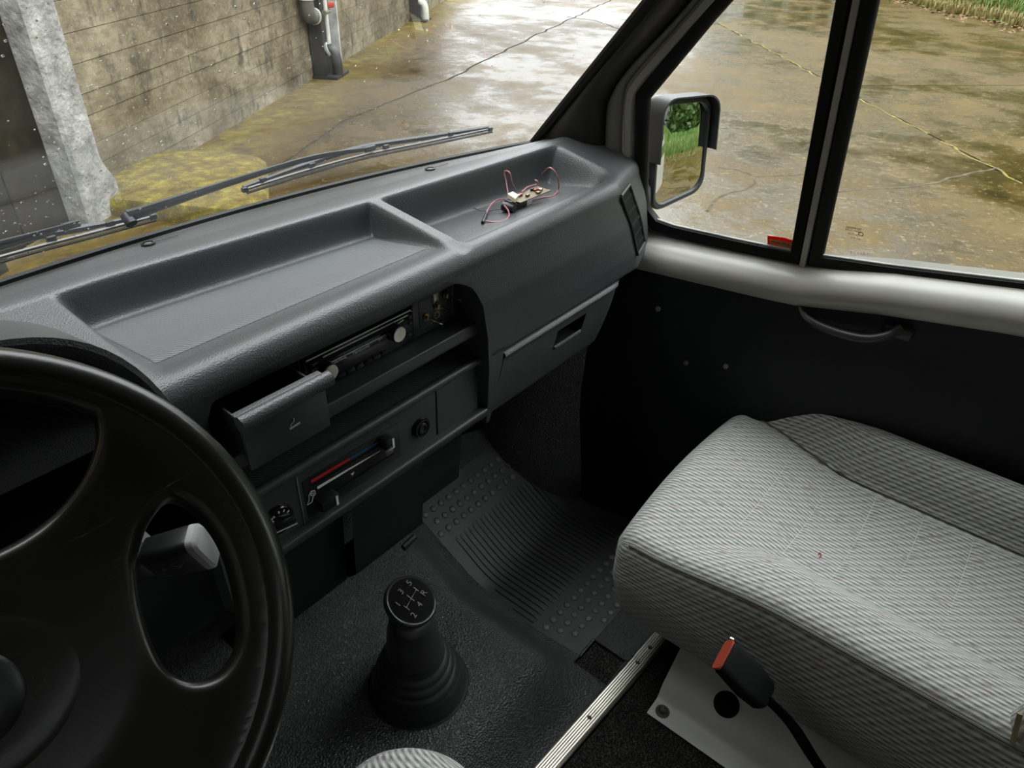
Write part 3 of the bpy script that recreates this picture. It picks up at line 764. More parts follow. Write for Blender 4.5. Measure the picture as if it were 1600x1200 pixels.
tr = random.Random(9)  # right-hand row added unseen to darken wet-ground reflections; rear trees show in mirror
for i, (x, y) in enumerate(((33, 13.5), (30, 9), (28.5, 5), (27, 1), (25, -3), (23, -7), (20, -13.5), (16, -17.5), (11.5, -19), (7.2, -19.5), (-.5, -19.5), (-6, -19))):
    tree(x, y, tr.uniform(10.5, 13.5), tr.uniform(2.4, 3.0), 40+i, 'leafy tree behind the grass banks, out of direct view, there for reflections')
bld = thing('house', (3.5, -24, GROUND), 'pale house behind the trees, glimpsed in the door mirror', 'house')
put('wall', MB().box((3.5, -26, GROUND+3), (14, 4, 6)), 'post', bld, smooth=False)
put('roof', MB().prism([(-4, -28.3, GROUND+6), (-4, -23.7, GROUND+6), (-4, -26, GROUND+8.2)], (15, 0, 0)), 'steel_dark', bld, smooth=False)
for x in (-1.5, 1.0, 3.5, 6.0, 8.5):
    wv = put('window', MB().box((x, -23.98, GROUND+3.2), (1.1, .1, 1.5)), 'pipe_light', bld, smooth=False); put('pane', MB().box((x, -23.92, GROUND+3.2), (.9, .02, 1.3)), 'gloss_black', wv, smooth=False)

# ================================================================== DASHBOARD
dash = thing('dashboard', (.55, .75, -.95), 'dark grey moulded dashboard with open trays along the top', 'dashboard')
def yr(x): return interp([(-.3, .86), (.3, .86), (.7, .825), (1.12, .80), (1.25, .80)], x)
def trayd(x):
    if x < .69: return sst(.236, .262, x)*(1-sst(.672, .684, x))
    return sst(.700, .714, x)*(1-sst(1.085, 1.125, x))
def dprof(x):
    d = trayd(x); B = yb(x); r = yr(x)
    zf = -.421 if x < .69 else -.440
    zr = -.440 if x < .69 else -.454
    yf = r-.016
    yend = .34*max(0, x-1.082)
    lipz = -.4135; ly = .642+yend
    def dip(y, z):       # filled level runs straight from the rear ridge to the lip
        full = lerp(-.390, lipz, (r-y)/(r-ly)); return lerp(full, z, d)
    dz = -.004*sst(.672, .69, x)*(1-sst(.69, .712, x))
    p = [(B+.012, ZB-.014), (B-.002, ZB-.006), (B-.012, ZB-.0055), (B-.0125, ZB-.001), (lerp(B, r, .33), -.4085), (lerp(B, r, .335), -.4035), (lerp(B, r, .66), -.3995), (lerp(B, r, .665), -.3945),
         (r+.014, -.3885), (r, -.3885), (r-.006, dip(r-.006, -.392)), (yf+.006, dip(yf+.006, zr+.012)), (yf, dip(yf, zr+.001)), (yf-.010, dip(yf-.010, zr)),
         (.70, dip(.70, zf)), (.688+yend, dip(.688+yend, zf)), (.672+yend, dip(.672+yend, zf+.002)), (ly+.014, dip(ly+.014, lipz-.0015)+dz), (ly, lipz+dz), (ly-.012, lipz-.005), (ly-.0195, lipz-.016), (ly-.021, lipz-.027)]
    return p
xs = sorted(set([round(v, 4) for v in lin(-.32, 1.245, 70)]+[round(v, 4) for v in lin(.230, .268, 10)]+[round(v, 4) for v in lin(.664, .720, 22)]+[round(v, 4) for v in lin(1.08, 1.13, 12)]))
body = MB().loft([[Vector((x, y, z)) for y, z in chaikin(dprof(x), 2)] for x in xs])
put('top_moulding', body, 'dash', dash, angle=60)
# ribbed mat in the left tray
def mat_z(x, y): return interp([(.686, -.4209), (.70, -.4212), (yr(x)-.026, -.4398)], y)+.0007
mb = MB().loft([[Vector((x, lerp(.686, yr(x)-.027, k), mat_z(x, lerp(.686, yr(x)-.027, k)))) for k in (0, .03, .08, .2, .4, .6, .8, .9, 1)] for x in lin(.262, .664, 24)])
put('tray_mat', mb, 'tray_mat', dash, smooth=False); tag(dash.children[-1], 'finely ribbed tray mat')

# front pad right of the console opening (left edge curves round the opening)
XL = [(-.760, .746), (-.745, .741), (-.72, .737), (-.70, .733), (-.65, .724), (-.60, .716), (-.55, .709), (-.50, .701), (-.475, .691), (-.465, .683), (-.457, .672), (-.449, .655), (-.4405, .635)]
FY = [(-.76, .640), (-.70, .626), (-.62, .612), (-.56, .607), (-.50, .609), (-.4405, .621)]
def xcr(z): return 1.070+.07*(-.42-z)/.14
def fy(x, z): return interp(FY, z)+.34*max(0, x-xcr(z))
def pad_rows(z0, z1, xr, nz, nx):
    rows = []
    for z in lin(z0, z1, nz):
        xl = interp(XL, z); R = xr(z)
        xs_ = [lerp(xl, R, (i/(nx-1))**1.15) for i in range(nx)]
        row = [Vector((xl+.002, fy(xl, z)+.06, z)), Vector((xl, fy(xl, z)+.008, z)), Vector((xl+.001, fy(xl, z)+.003, z))]+[Vector((x, fy(x, z)+(.0 if i else .0006), z)) for i, x in enumerate(xs_)]
        rows.append(row)
    return rows
rows = pad_rows(-.4405, -.597, lambda z: 1.245, 26, 44)
last = rows[-1]
rows.append([Vector((p.x, p.y+.003, -.600)) for p in last]); rows.append([Vector((p.x, p.y+.06, -.601)) for p in last])
put('front_pad', MB().loft(rows), 'dash', dash, angle=55)
srows = pad_rows(-.590, -.755, lambda z: .7515, 16, 8)
srows = [r_+[Vector((r_[-1].x, r_[-1].y+.05, r_[-1].z))] for r_ in srows]
srows.append([Vector((p.x+.006, p.y+.006, -.760)) for p in srows[-1]])
put('pad_leg', MB().loft(srows), 'dash', dash, angle=55)
# left of the opening
put('left_pad', MB().loft([[Vector((.238, .640, z)), Vector((.244, .624, z)), Vector((.26, .622, z)), Vector((xl-.004, .624, z)), Vector((xl, .632, z)), Vector((xl, .70, z))] for z, xl in ((-.4405, .31), (-.448, .295), (-.455, .285), (-.47, .277), (-.6, .272), (-.76, .272))]), 'dash', dash, angle=55)
# roof of the opening
put('opening_lip', MB().loft([[Vector((x, y, z)) for y, z in ((.6212, -.4402), (.6225, -.449), (.630, -.4565), (.642, -.4575), (.71, -.458))] for x in lin(.275, .672, 20)]), 'dash', dash)

# right end with side vent
def endface(u, z):
    x = xcr(z)+.006+u*.058; return Vector((x, fy(x, z), z))
put('end_foot', MB().loft([[Vector((x, y, z)) for y, z in ((fy(x, -.597)+.001, -.598), (fy(x, -.597)+.012, -.612), (.76, -.615))] for x in (1.10, 1.18, 1.245)]), 'dash', dash)
vent = put('side_vent', MB().loft([[endface(0, z)+Vector((0, -.0015, 0)), endface(1, z)+Vector((0, -.0015, 0))] for z in lin(-.440, -.560, 6)]), 'black_matte', dash); tag(vent, 'black side air vent')
fr = [(-.04, -.436), (1.04, -.436), (1.04, -.564), (-.04, -.564)]
for (u0, z0), (u1, z1) in zip(fr, fr[1:]+fr[:1]):
    put('vent_frame', MB().tube([endface(lerp(u0, u1, k), lerp(z0, z1, k))+Vector((0, -.002, 0)) for k in lin(0, 1, 6)], .003, 6), 'black_plastic', vent)
for i in range(5):
    zz = -.455-.0235*i
    put('vent_slat', MB().prism([endface(.03, zz)+Vector((0, -.003, 0)), endface(.97, zz)+Vector((0, -.003, 0)), endface(.97, zz)+Vector((0, .004, .010)), endface(.03, zz)+Vector((0, .004, .010))], (0, 0, -.0015)), 'black_matte', vent, smooth=False)

# glove box
gx0, gx1 = .7535, 1.128
def gface(x, t): # t 0 top .. 1 bottom
    return Vector((x, .6105+.035*t**1.4+.02*sst(1.08, 1.13, x), -.606-.140*t))
prof = lambda x: [gface(x, 0)+Vector((0, .03, .002)), gface(x, 0)+Vector((0, .008, .003)), gface(x, 0)+Vector((0, -.001, .001)), gface(x, .03)+Vector((0, -.004, 0)), gface(x, .08)]+[gface(x, t) for t in lin(.14, 1, 12)]+[gface(x, 1)+Vector((0, .004, -.004)), gface(x, 1)+Vector((0, .05, -.004))]
HX0, HX1 = .905, .993
gl = MB()
xsn = lin(gx0, HX0, 9)
def strip(xa): gl.loft([prof(x) for x in xa])
strip(lin(gx0, HX0, 8)); strip(lin(HX1, gx1, 8))
mid_t = [.18, .47]
for x0, x1 in ((HX0, HX1),):
    P0 = [gface(HX0, 0)+Vector((0, .03, .002))]
    gl.loft([prof(x)[:5]+[gface(x, .18)] for x in (x0, (x0+x1)/2, x1)])
    gl.loft([[gface(x, t) for t in lin(.47, 1, 8)]+[gface(x, 1)+Vector((0, .004, -.004)), gface(x, 1)+Vector((0, .05, -.004))] for x in (x0, (x0+x1)/2, x1)])
for x, sgn in ((gx0, 1), (gx1, -1)):
    gl.loft([[p, p+Vector((.0, .03, 0))] for p in prof(x)[2:-1]])
gb = put('glove_box_door', gl, 'dash', dash, angle=50); tag(gb, 'grey glove box flap with finger latch')
A, B, D, E_ = gface(HX0, .18), gface(HX1, .18), gface(HX1, .47), gface(HX0, .47)
rec = MB(); off = Vector((0, .028, .004))
rec.loft([[A, B, D, E_, A], [A+off, B+off, D+off, E_+off, A+off]]); rec.add([A+off, B+off, D+off, E_+off], [[0, 1, 2, 3]])
put('latch_recess', rec, 'black_plastic', gb, smooth=False)
put('latch', MB().tube([E_+Vector((.003, -.001, .001)), D+Vector((-.003, -.001, .001))], .0035, 8), 'dash', gb)
put('glove_box_bin', MB().box((.94, .745, -.665), (.36, .17, .14)), 'black_matte', dash)

# ---- centre console
con = [('console_back', (.495, .715, -.60), (.46, .02, .29), 'black_matte', .0)]
for nm, c, sz, m_, bv in con: put(nm, MB().box(c, sz, bevel=bv), m_, dash)
def bar(nm, prof2, m_, x0=.275, x1=.724, parent=dash, it=2, ns=8):
    p = chaikin(prof2, it); return put(nm, MB().loft([[Vector((x, y, z)) for y, z in p] for x in lin(x0, x1, ns)]), m_, parent, angle=60)
bar('radio_shelf', [(.705, -.537), (.645, -.5375), (.634, -.5365), (.6285, -.5365), (.6275, -.541), (.628, -.556), (.631, -.560), (.66, -.5615), (.71, -.562)], 'dash_dark')
bar('cubby_floor', [(.705, -.590), (.69, -.603), (.675, -.6055), (.642, -.6075)], 'cubby_mat'); tag(dash.children[-1], 'ribbed cubby floor')
bar('cubby_lip', [(.645, -.6085), (.638, -.604), (.632, -.6025), (.627, -.606), (.6265, -.612), (.631, -.618), (.642, -.6215)], 'dash_dark', x1=.722)
heater = put('heater_panel', MB().box((.500, .652, -.667), (.450, .02, .094)), 'dash_dark', dash, smooth=False); tag(heater, 'heater control panel')
bar('lower_rail', [(.648, -.711), (.640, -.7115), (.632, -.7125), (.6275, -.7155), (.628, -.722), (.634, -.735), (.65, -.742), (.70, -.746)], 'dash_dark', x1=.735)
# seams and corner screw of the heater panel
for x in (.372, .629): put('panel_seam', MB().box((x, .6415, -.667), (.0016, .0015, .088)), 'dim_print' if x < .5 else 'black_matte', heater)
put('screw', MB().lathe([(.0035, 0), (.0035, .001), (.001, .0012)], (.722, .630, -.724), (0, -1, .2), 10), 'black_plastic', heater)
# slider recess
put('slider_recess', MB().box((.465, .6425, -.6745), (.172, .004, .066), bevel=.0015), 'black_plastic', heater)
F0 = .6400
def decal(nm, pts, m_, y=F0-.0006, par=heater): return put(nm, MB().prism([Vector((x, y, z)) for x, z in pts], (0, .0006, 0)), m_, par, smooth=False)
decal('red_scale', [(.391, -.651), (.456, -.6525), (.456, -.6485), (.391, -.646)], 'red_print')
decal('blue_scale', [(.456, -.6525), (.509, -.6545), (.509, -.6515), (.456, -.6485)], 'blue_print')
decal('flow_scale', [(.399, -.667), (.510, -.6705), (.510, -.6695), (.399, -.6625)], 'white_print')
decal('slot', [(.392, -.657), (.512, -.6605), (.512, -.6585), (.392, -.655)], 'black_matte')
decal('slot', [(.40, -.690), (.535, -.691), (.535, -.689), (.40, -.688)], 'black_matte')
decal('arrow_mark', [(.4545, -.6775), (.461, -.6775), (.4577, -.6825)], 'white_print')
def slider(x, z, w, hgt, parent=heater):
    k = put('slider_knob', MB().box((x, .632, z), (w, .018, hgt), bevel=.003), 'black_plastic', parent)
    put('knob_stripe', MB().box((x+w*.3, .6225, z), (.0035, .0016, hgt*.8)), 'white_print', k); return k
slider(.5165, -.6535, .016, .020); slider(.4060, -.6885, .030, .019)
put('slider_edge', MB().box((.5125, .6225, -.664), (.0145, .003, .010), bevel=.001), 'dull_metal', heater)
# airflow icon: outlined seated figure
ico = [(.379, -.682), (.3835, -.676), (.3845, -.668), (.389, -.664), (.394, -.666), (.3945, -.672), (.390, -.675), (.387, -.682)]
put('airflow_mark', MB().tube([Vector((x, F0-.0004, z)) for x, z in ico], .0006, 5, loop=True), 'white_print', heater)
put('airflow_mark', MB().tube([Vector((.3895+.0022*math.cos(a), F0-.0004, -.6695+.0022*math.sin(a))) for a in lin(0, 5.6, 9)], .0005, 5, loop=True), 'white_print', heater)
# fan dial
dial = put('fan_dial', MB().lathe([(.023, .0), (.023, -.003), (.0205, -.006), (.0195, -.006)], (.335, .642, -.676), (0, 1, 0), 32), 'gloss_black', heater)
put('dial_grip', MB().box((.335, .631, -.676), (.036, .012, .009), Matrix.Rotation(math.radians(12), 3, 'Y'), .003), 'gloss_black', dial)
for a, s in ((118, '1'), (88, '2'), (60, '3'), (32, '4')):
    r_ = math.radians(a); put('dial_mark', MB().box((.335+.0155*math.cos(r_), .6355, -.676+.0155*math.sin(r_)), (.0016, .0006, .0034), Matrix.Rotation(-(r_-math.pi/2), 3, 'Y')), 'white_print', dial)
for a in range(4):
    r_ = math.radians(45+90*a); put('fan_mark', MB().box((.3225+.0028*math.cos(r_), .6355, -.666+.0028*math.sin(r_)), (.0042, .0006, .0022), Matrix.Rotation(-r_, 3, 'Y')), 'white_print', dial)
put('dial_pointer', MB().box((.335, .6245, -.681), (.034, .0008, .0012), Matrix.Rotation(math.radians(12), 3, 'Y')), 'silver_print', dial)
# 12 volt socket
lt = put('lighter_socket', MB().lathe([(.0165, .0), (.0165, -.004), (.0150, -.0065), (.0118, -.0065), (.0105, -.004), (.0105, .006)], (.592, .641, -.6745), (0, 1, 0), 28), 'gloss_black', heater)
put('lighter_plug', MB().lathe([(.0092, .004), (.0092, -.006), (.008, -.0075), (.0055, -.0075), (.005, -.0055), (.0005, -.0055)], (.592, .641, -.6745), (0, 1, 0), 24), 'black_plastic', lt)

# toggle switches on a blanking plate
sw = put('switch_panel', MB().box((.656, .668, -.498), (.096, .014, .074), bevel=.002), 'dash_dark', dash); tag(sw, 'blanking plate with three toggle switches')
fpl = [Vector((.655+x, .6606, -.498+z)) for x, z in rrect(.068, .050, .006)]
put('plate_border', MB().tube(fpl, .0012, 5, loop=True), 'dash_dark', sw)
for x, z, big in ((.633, -.5075, 0), (.6555, -.498, 1), (.674, -.487, 0)):
    nut = put('switch_nut', MB().lathe([(.0068, 0), (.0068, -.003), (.0045, -.003), (.0045, -.007), (.003, -.0075)], (x, .661, z), (0, 1, 0), 6 if not big else 12), 'brass', sw)
    put('toggle', MB().tube([(x, .655, z), (x+.004, .640, z-.003), (x+.006, .633, z-.004)], [.0018, .0022, .0028], 8), 'chrome', nut)
put('washer_tab', MB().box((.6545, .660, -.485), (.011, .0016, .018), bevel=.001), 'dull_metal', sw)
put('indicator_frame', MB().tube([Vector((.655+x, .6598, -.5135+z)) for x, z in rrect(.009, .010, .002, 3)], .0007, 5, loop=True), 'silver_print', sw)
put('radio_surround', MB().box((.45, .676, -.498), (.35, .012, .078)), 'black_matte', dash)

# ash tray drawer pulled out
ash = put('ashtray', MB().box((.338, .580, -.4905), (.108, .006, .066), bevel=.002), 'dash_dark', dash); tag(ash, 'open ashtray drawer')
put('drawer_grip', MB().tube([(.281, .574, -.457), (.397, .574, -.457)], .0095, 12, flat=1), 'dash', ash)
put('grip_flange', MB().box((.339, .585, -.455), (.112, .016, .004), bevel=.0015), 'dash', ash)
for x in (.290, .386): put('drawer_side', MB().box((x, .625, -.487), (.003, .09, .05), bevel=.001), 'black_plastic', ash)
put('drawer_floor', MB().box((.338, .625, -.515), (.094, .09, .003)), 'black_matte', ash)
put('snuffer', MB().box((.338, .662, -.474), (.014, .012, .005), bevel=.001), 'dim_print', ash)
put('rest_bar', MB().tube([(.300, .600, -.463), (.376, .600, -.463)], .002, 6), 'black_plastic', ash)
cx, cz = .345, -.493
put('cigarette_mark', MB().prism([(cx-.007, .5764, cz-.0045), (cx+.007, .5764, cz-.0035), (cx+.007, .5764, cz-.001), (cx-.007, .5764, cz-.002)], (0, .001, 0)), 'silver_print', ash, smooth=False)
put('smoke_mark', MB().tube([(cx-.006, .5764, cz), (cx-.004, .5764, cz+.0025), (cx-.001, .5764, cz+.004), (cx, .5764, cz+.008)], .0008, 5), 'silver_print', ash)

# lower trims under the console
def panel(nm, xa, xb, ya, yb_, za, zb_, m_='trim_dark', bev=.004):
    p = [(ya+.03, za+.002), (ya+.004, za), (ya, za-.006), (lerp(ya, yb_, .5), lerp(za, zb_, .5)), (yb_, zb_), (yb_+.08, zb_)]
    return put(nm, MB().loft([[Vector((x, y, z)) for y, z in chaikin(p, 1)] for x in (xa, xa+.004, xb-.004, xb)]+[[Vector((xb, y+.1, z)) for y, z in chaikin(p, 1)]]), m_, dash)
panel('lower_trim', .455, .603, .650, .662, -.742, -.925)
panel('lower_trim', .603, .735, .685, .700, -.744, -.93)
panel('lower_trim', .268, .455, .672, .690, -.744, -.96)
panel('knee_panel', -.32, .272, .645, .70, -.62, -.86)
put('cable_end', MB().tube([(.555, .66, -.923), (.585, .662, -.921)], .006, 8), 'black_plastic', dash)
# wiper demister outlets / fixing screws on the top moulding
def top_hit(px_, py_):
    d = ray(px_, py_); yv = .80
    while yv < 1.02:
        p = d*(yv/d.y); pr = sorted(dprof(p.x)[1:10])
        if p.z <= interp(pr, yv): return p
        yv += .001
    return p
for px_ in ((232, 382), (672, 265)):
    p = top_hit(*px_)
    s_o = put('top_screw', MB().lathe([(.0095, -.002), (.0095, .0008), (.0065, .0015), (.006, -.002)], p+Vector((0, 0, .0015)), (0, .12, 1), 20), 'black_plastic', dash)
    put('screw_head', MB().lathe([(.0055, -.001), (.005, .001), (.001, .0018)], p+Vector((0, 0, .001)), (0, .12, 1), 14), 'dull_screw', s_o)
    put('wire_tail', MB().tube([p+Vector((.006, -.002, .003)), p+Vector((.022, -.004, .003)), p+Vector((.042, -.002, .002))], .0008, 5), 'wire_black', s_o)

# instrument hood and cluster
HW = .247
def hood(u, y):   # u -1..1 across, y depth
    zb_, zt = -.50, lerp(-.288, -.352, ((y-.60)/.24) if y > .60 else 0)
    zz = zb_+(zt-zb_)*max(0, 1-abs(u)**4)**.5
    return Vector((-.004+HW*u, y, zz))
us = [math.sin(a)*1.0 for a in lin(-math.pi/2, math.pi/2, 45)]
ys = [.625, .606, .600, .602, .612, .64, .68, .72, .76, .80, .84, .875]
def hoodp(u, i):
    y = ys[i]; p = hood(u, y)
    if i == 0: p = Vector((-.004+(p.x+.004)*.95, y, p.z-.016))
    if i == 1: p = Vector((-.004+(p.x+.004)*.965, y, p.z-.012))
    if i == 2: p = Vector((-.004+(p.x+.004)*.985, y, p.z-.005))
    if y > .72: p.z = lerp(p.z, -.402, sst(.72, .875, y))
    return p
hd = put('instrument_hood', MB().loft([[hoodp(u, i) for u in us] for i in range(len(ys))]), 'dash', dash, angle=50); tag(hd, 'grey instrument hood behind the steering wheel')
put('hood_lining', MB().loft([[Vector((-.004+(hood(u, .62).x+.004)*(.95-.06*k), .622+.075*k, -.50+(hood(u, .62).z+.50)*(.90-.14*k))) for u in us] for k in (0, .5, 1)]), 'black_matte', dash)
cl = put('instrument_cluster', MB().prism([Vector((-.004+(hood(u, .62).x+.004)*.885, .699, -.50+(hood(u, .62).z+.50)*.755)) for u in us], (0, .012, 0)), 'black_matte', dash, smooth=False)
put('cluster_bezel', MB().box((-.004, .645, -.505), (.49, .06, .03), bevel=.008), 'black_plastic', cl)
for x, rr in ((-.125, .048), (-.005, .055), (.112, .045)):
    g_ = put('gauge', MB().lathe([(rr, 0), (rr, -.006), (rr-.004, -.006), (rr-.004, -.002), (.001, -.002)], (x, .6985, -.425), (0, 1, 0), 32), 'gloss_black', cl)
    tk = MB()
    for a in range(-40, 221, 20):
        r_ = math.radians(a); tk.box((x+(rr-.010)*math.cos(r_), .6945, -.425+(rr-.010)*math.sin(r_)), (.007, .0008, .0016), Matrix.Rotation(-r_, 3, 'Y'))
    put('scale_marks', tk, 'silver_print', g_)
p = on_y(3, 746, .692)
ra = MB().loft([[Vector((p.x+dx-.006, .692, p.z+.0035-.0012*k+dz)) for dz in (-.003, .003)] for k, dx in enumerate((-.016, -.008, 0, .006))])
put('red_zone', ra, 'red_print', cl); put('red_zone_mark', MB().box((p.x-.004, .692, p.z-.006), (.008, .0008, .003)), 'silver_print', cl)

# ================================================================== CAR RADIO
radio = thing('car_radio', (.512, .668, -.536), 'black single-slot car radio with two silver knobs in the dashboard', 'radio')
RL, RR_, RT_, RB = .421, .606, -.482, -.535
cxr = (RL+RR_)/2; czr = (RT_+RB)/2
put('body', MB().box((cxr, .74, czr), (.178, .15, .048)), 'black_plastic', radio)
put('trim_ring', MB().box((cxr, .672, czr), (.190, .012, .058), bevel=.003), 'gloss_black', radio)
fp = put('faceplate', MB().box((cxr, .663, czr), (RR_-RL, .010, RT_-RB), bevel=.0025), 'gloss_black', radio)
put('edge_line', MB().tube([(RL+.003, .6575, RT_-.0012), (RR_-.006, .6575, RT_-.0012), (RR_-.0015, .658, RT_-.005)], .0009, 5), 'silver_print', fp)  # pale colour paints in the highlights on the radio's chrome lines
put('disc_slot', MB().box((cxr, .6585, RT_-.011), (.142, .002, .007)), 'black_matte', fp)
put('slot_line', MB().tube([(RL+.028, .6575, RT_-.0068), (RR_-.010, .6575, RT_-.0068)], .0008, 5), 'silver_print', fp)
put('display_frame', MB().tube([(cxr-.058, .6572, RT_-.0195), (cxr+.050, .6572, RT_-.0195), (cxr+.062, .6572, RT_-.012), (cxr+.074, .6572, RT_-.0105)], .0007, 5), 'silver_print', fp)
put('display', MB().box((cxr-.002, .6578, RT_-.0315), (.098, .0012, .0165), bevel=.0004), 'screen', radio)
text('lettering', 'Panasonic', .0074, (cxr-.004, .6570, RT_-.0225), (1, 0, 0), (0, 0, 1), 'silver_print', fp)
text('lettering', 'HIGH POWER', .0036, (cxr-.040, .6570, RT_-.0228), (1, 0, 0), (0, 0, 1), 'silver_print', fp)
text('lettering', '50W x 4', .0042, (cxr+.033, .6570, RT_-.0222), (1, 0, 0), (0, 0, 1), 'silver_print', fp)
for x in lin(cxr-.040, cxr+.036, 6):
    put('preset_button', MB().box((x, .657, RB+.0065), (.0125, .003, .0052), bevel=.0008), 'black_plastic', radio)
for z in (-.492, -.4995, -.507, -.516, -.524):
    put('side_button', MB().box((RL+.014, .6575, z), (.013, .002, .0035), bevel=.0006), 'black_plastic', radio)
    text('lettering', 'DISP' if z == -.492 else ('BAND' if z == -.4995 else ('SRC' if z == -.507 else ('MUTE' if z == -.516 else 'PWR'))), .0034, (RL+.014, .6563, z), (1, 0, 0), (0, 0, 1), 'dim_print', fp)
for z in (-.494, -.503): put('side_button', MB().box((RR_-.006, .6575, z), (.006, .002, .0055), bevel=.0008), 'black_plastic', radio)
text('lettering', 'SEL', .0042, (RR_-.009, .6563, -.5205), (1, 0, 0), (0, 0, 1), 'dim_print', fp)
def rknob(x, z, r_):
    k = put('volume_knob', MB().lathe([(r_*1.12, .004), (r_*1.12, -.001), (r_, -.003), (r_*.97, -.013), (r_*.88, -.0152)], (x, .659, z), (0, 1, 0), 32), 'gloss_black', radio)
    put('knob_face', MB().lathe([(r_*.9, -.0148), (r_*.86, -.0160), (r_*.2, -.0164), (.0002, -.0164)], (x, .659, z), (0, 1, 0), 32), 'knob_silver', k)
for kp in ((518, 583), (625, 523)):
    q = on_y(*kp, .643); rknob(q.x, q.z, .0125)

# ================================================================== CIRCUIT BOARD IN THE TRAY
tz = -.4455
cb = thing('circuit_board', (.93, .72, tz), 'bare olive circuit board with loose pink wires in the right dashboard tray', 'circuit board')
def tp(px_, py_, z_=tz): return on_z(px_, py_, z_)
zb2 = tz+.016
c4 = [tp(794, 312, zb2), tp(813, 318, zb2-.004), tp(861, 298.5, zb2), tp(838, 292, zb2+.004)]
put('board', MB().prism(c4, (0, 0, .0016)), 'pcb', cb, smooth=False)
put('board_foot', MB().box(tp(806, 317, tz+.006), (.03, .028, .012), bevel=.002), 'wire_black', cb)
cn = [tp(793, 309, zb2+.006), tp(801, 305.5, zb2+.006), tp(810, 311, zb2+.006), tp(805, 317, zb2+.006)]
put('connector', MB().prism(cn, (0, 0, .007)), 'cream', cb, smooth=False); tag(cb.children[-1], 'cream plug')
for i in range(9):
    f1, f2 = RND.uniform(.25, .92), RND.uniform(.2, .8); q = c4[0].lerp(c4[3], f1).lerp(c4[1].lerp(c4[2], f1), f2)
    put('component', MB().box(q+Vector((0, 0, .003)), (RND.uniform(.004, .010), RND.uniform(.003, .007), RND.uniform(.003, .005)), bevel=.0006), RND.choice(['wire_black', 'brass', 'dull_metal', 'red_plastic']), cb)
put('battery_pack', MB().tube([tp(786, 322, tz+.008), tp(804, 326, tz+.008)], .008, 10), 'wire_black', cb)
def wire(pxs, m_='wire', r_=.0012):
    return put('wire', MB().tube(bez([tp(x, y, tz+h_) for x, y, h_ in pxs], 30), r_, 6), m_, cb)
wire([(794, 303, .02), (791, 285, .035), (788, 270, .05), (791, 267, .054), (797, 271, .052), (800, 285, .036), (806, 297, .02)])
wire([(815, 300, .022), (825, 292, .024), (838, 288, .024), (840, 284, .03), (836, 281, .032)])
wire([(846, 272, .02), (858, 262, .046), (868, 270, .04), (873, 285, .022), (872, 297, .006), (864, 306, .002), (846, 309, .002), (832, 313, .002)])
wire([(790, 310, .015), (776, 313, .008), (768, 319, .004), (762, 328, .003), (758, 340, .003), (756, 346, .004)])
wire([(758, 345, .003), (772, 347, .003), (788, 344, .003), (795, 338, .005), (794, 329, .01), (788, 321, .012)])
wire([(740, 325, .002), (752, 329, .003), (770, 328, .003), (788, 326, .006)], 'wire_black', .0008)
put('wire_joint', MB().tube([tp(760, 333, tz+.004), tp(754, 348, tz+.004)], [.0022, .003], 8), 'wire_black', cb)
put('solder_blob', MB().lathe([(.003, 0), (.0025, .002), (.0005, .003)], tp(829, 321, tz), (0, 0, 1), 10), 'chrome', cb)

# ================================================================== RUBBER FLOOR MAT WITH GEARBOX TUNNEL
def toe(y): return .6*max(0, y-.70) if y > .74 else (.6*(y-.66)**2/(4*.04)*1.0 if y > .66 else 0)
def tun(x, y): return .112*sst(.800, .655, x)*sst(.352, .470, y)*(1-sst(.22, .08, x))
def fz(x, y): return FLOOR+tun(x, y)+toe(y)+.002
fm = thing('rubber_floor_mat', (.85, .6, FLOOR), 'black moulded rubber mat with ribs and round studs in the passenger footwell', 'floor mat')
mx = sorted(set([round(v, 4) for v in lin(-.45, 1.30, 90)]+[.777, .852])); my = sorted(set([round(v, 4) for v in lin(.330, 1.04, 52)]+[.354, .432]))
mb = MB(); nx_, ny_ = len(mx), len(my)
mb.v = [Vector((x, y, fz(x, y))) for x in mx for y in my]
for i in range(nx_-1):
    for j in range(ny_-1):
        if .776 < mx[i] < .851 and .353 < my[j] < .431: continue
        mb.f.append([i*ny_+j, (i+1)*ny_+j, (i+1)*ny_+j+1, i*ny_+j+1])
put('moulding', mb, 'floor_rubber', fm)
# raised border of the footwell panel
hole_edge = [Vector((x, y, FLOOR+.0025)) for x, y in ((.777, .354), (.777, .432), (.852, .432), (.852, .354))]
put('cut_edge', MB().tube(hole_edge, .0022, 6, cap=True), 'floor_rubber', fm)
# smooth panel carrying ribs and studs
def panel_r(y): return interp([(.44, 1.21), (.54, 1.20), (.60, 1.165), (.66, 1.14), (.80, 1.13), (.90, 1.12)], y)
def panel_l(y): return interp([(.44, .80), (.55, .79), (.70, .80), (.90, .79)], y)
put('tread_panel', MB().loft([[Vector((lerp(panel_l(y), panel_r(y), k), y, fz(lerp(panel_l(y), panel_r(y), k), y)+.0012)) for k in lin(0, 1, 16)] for y in lin(.428, .905, 40)]), 'mat_rubber', fm)
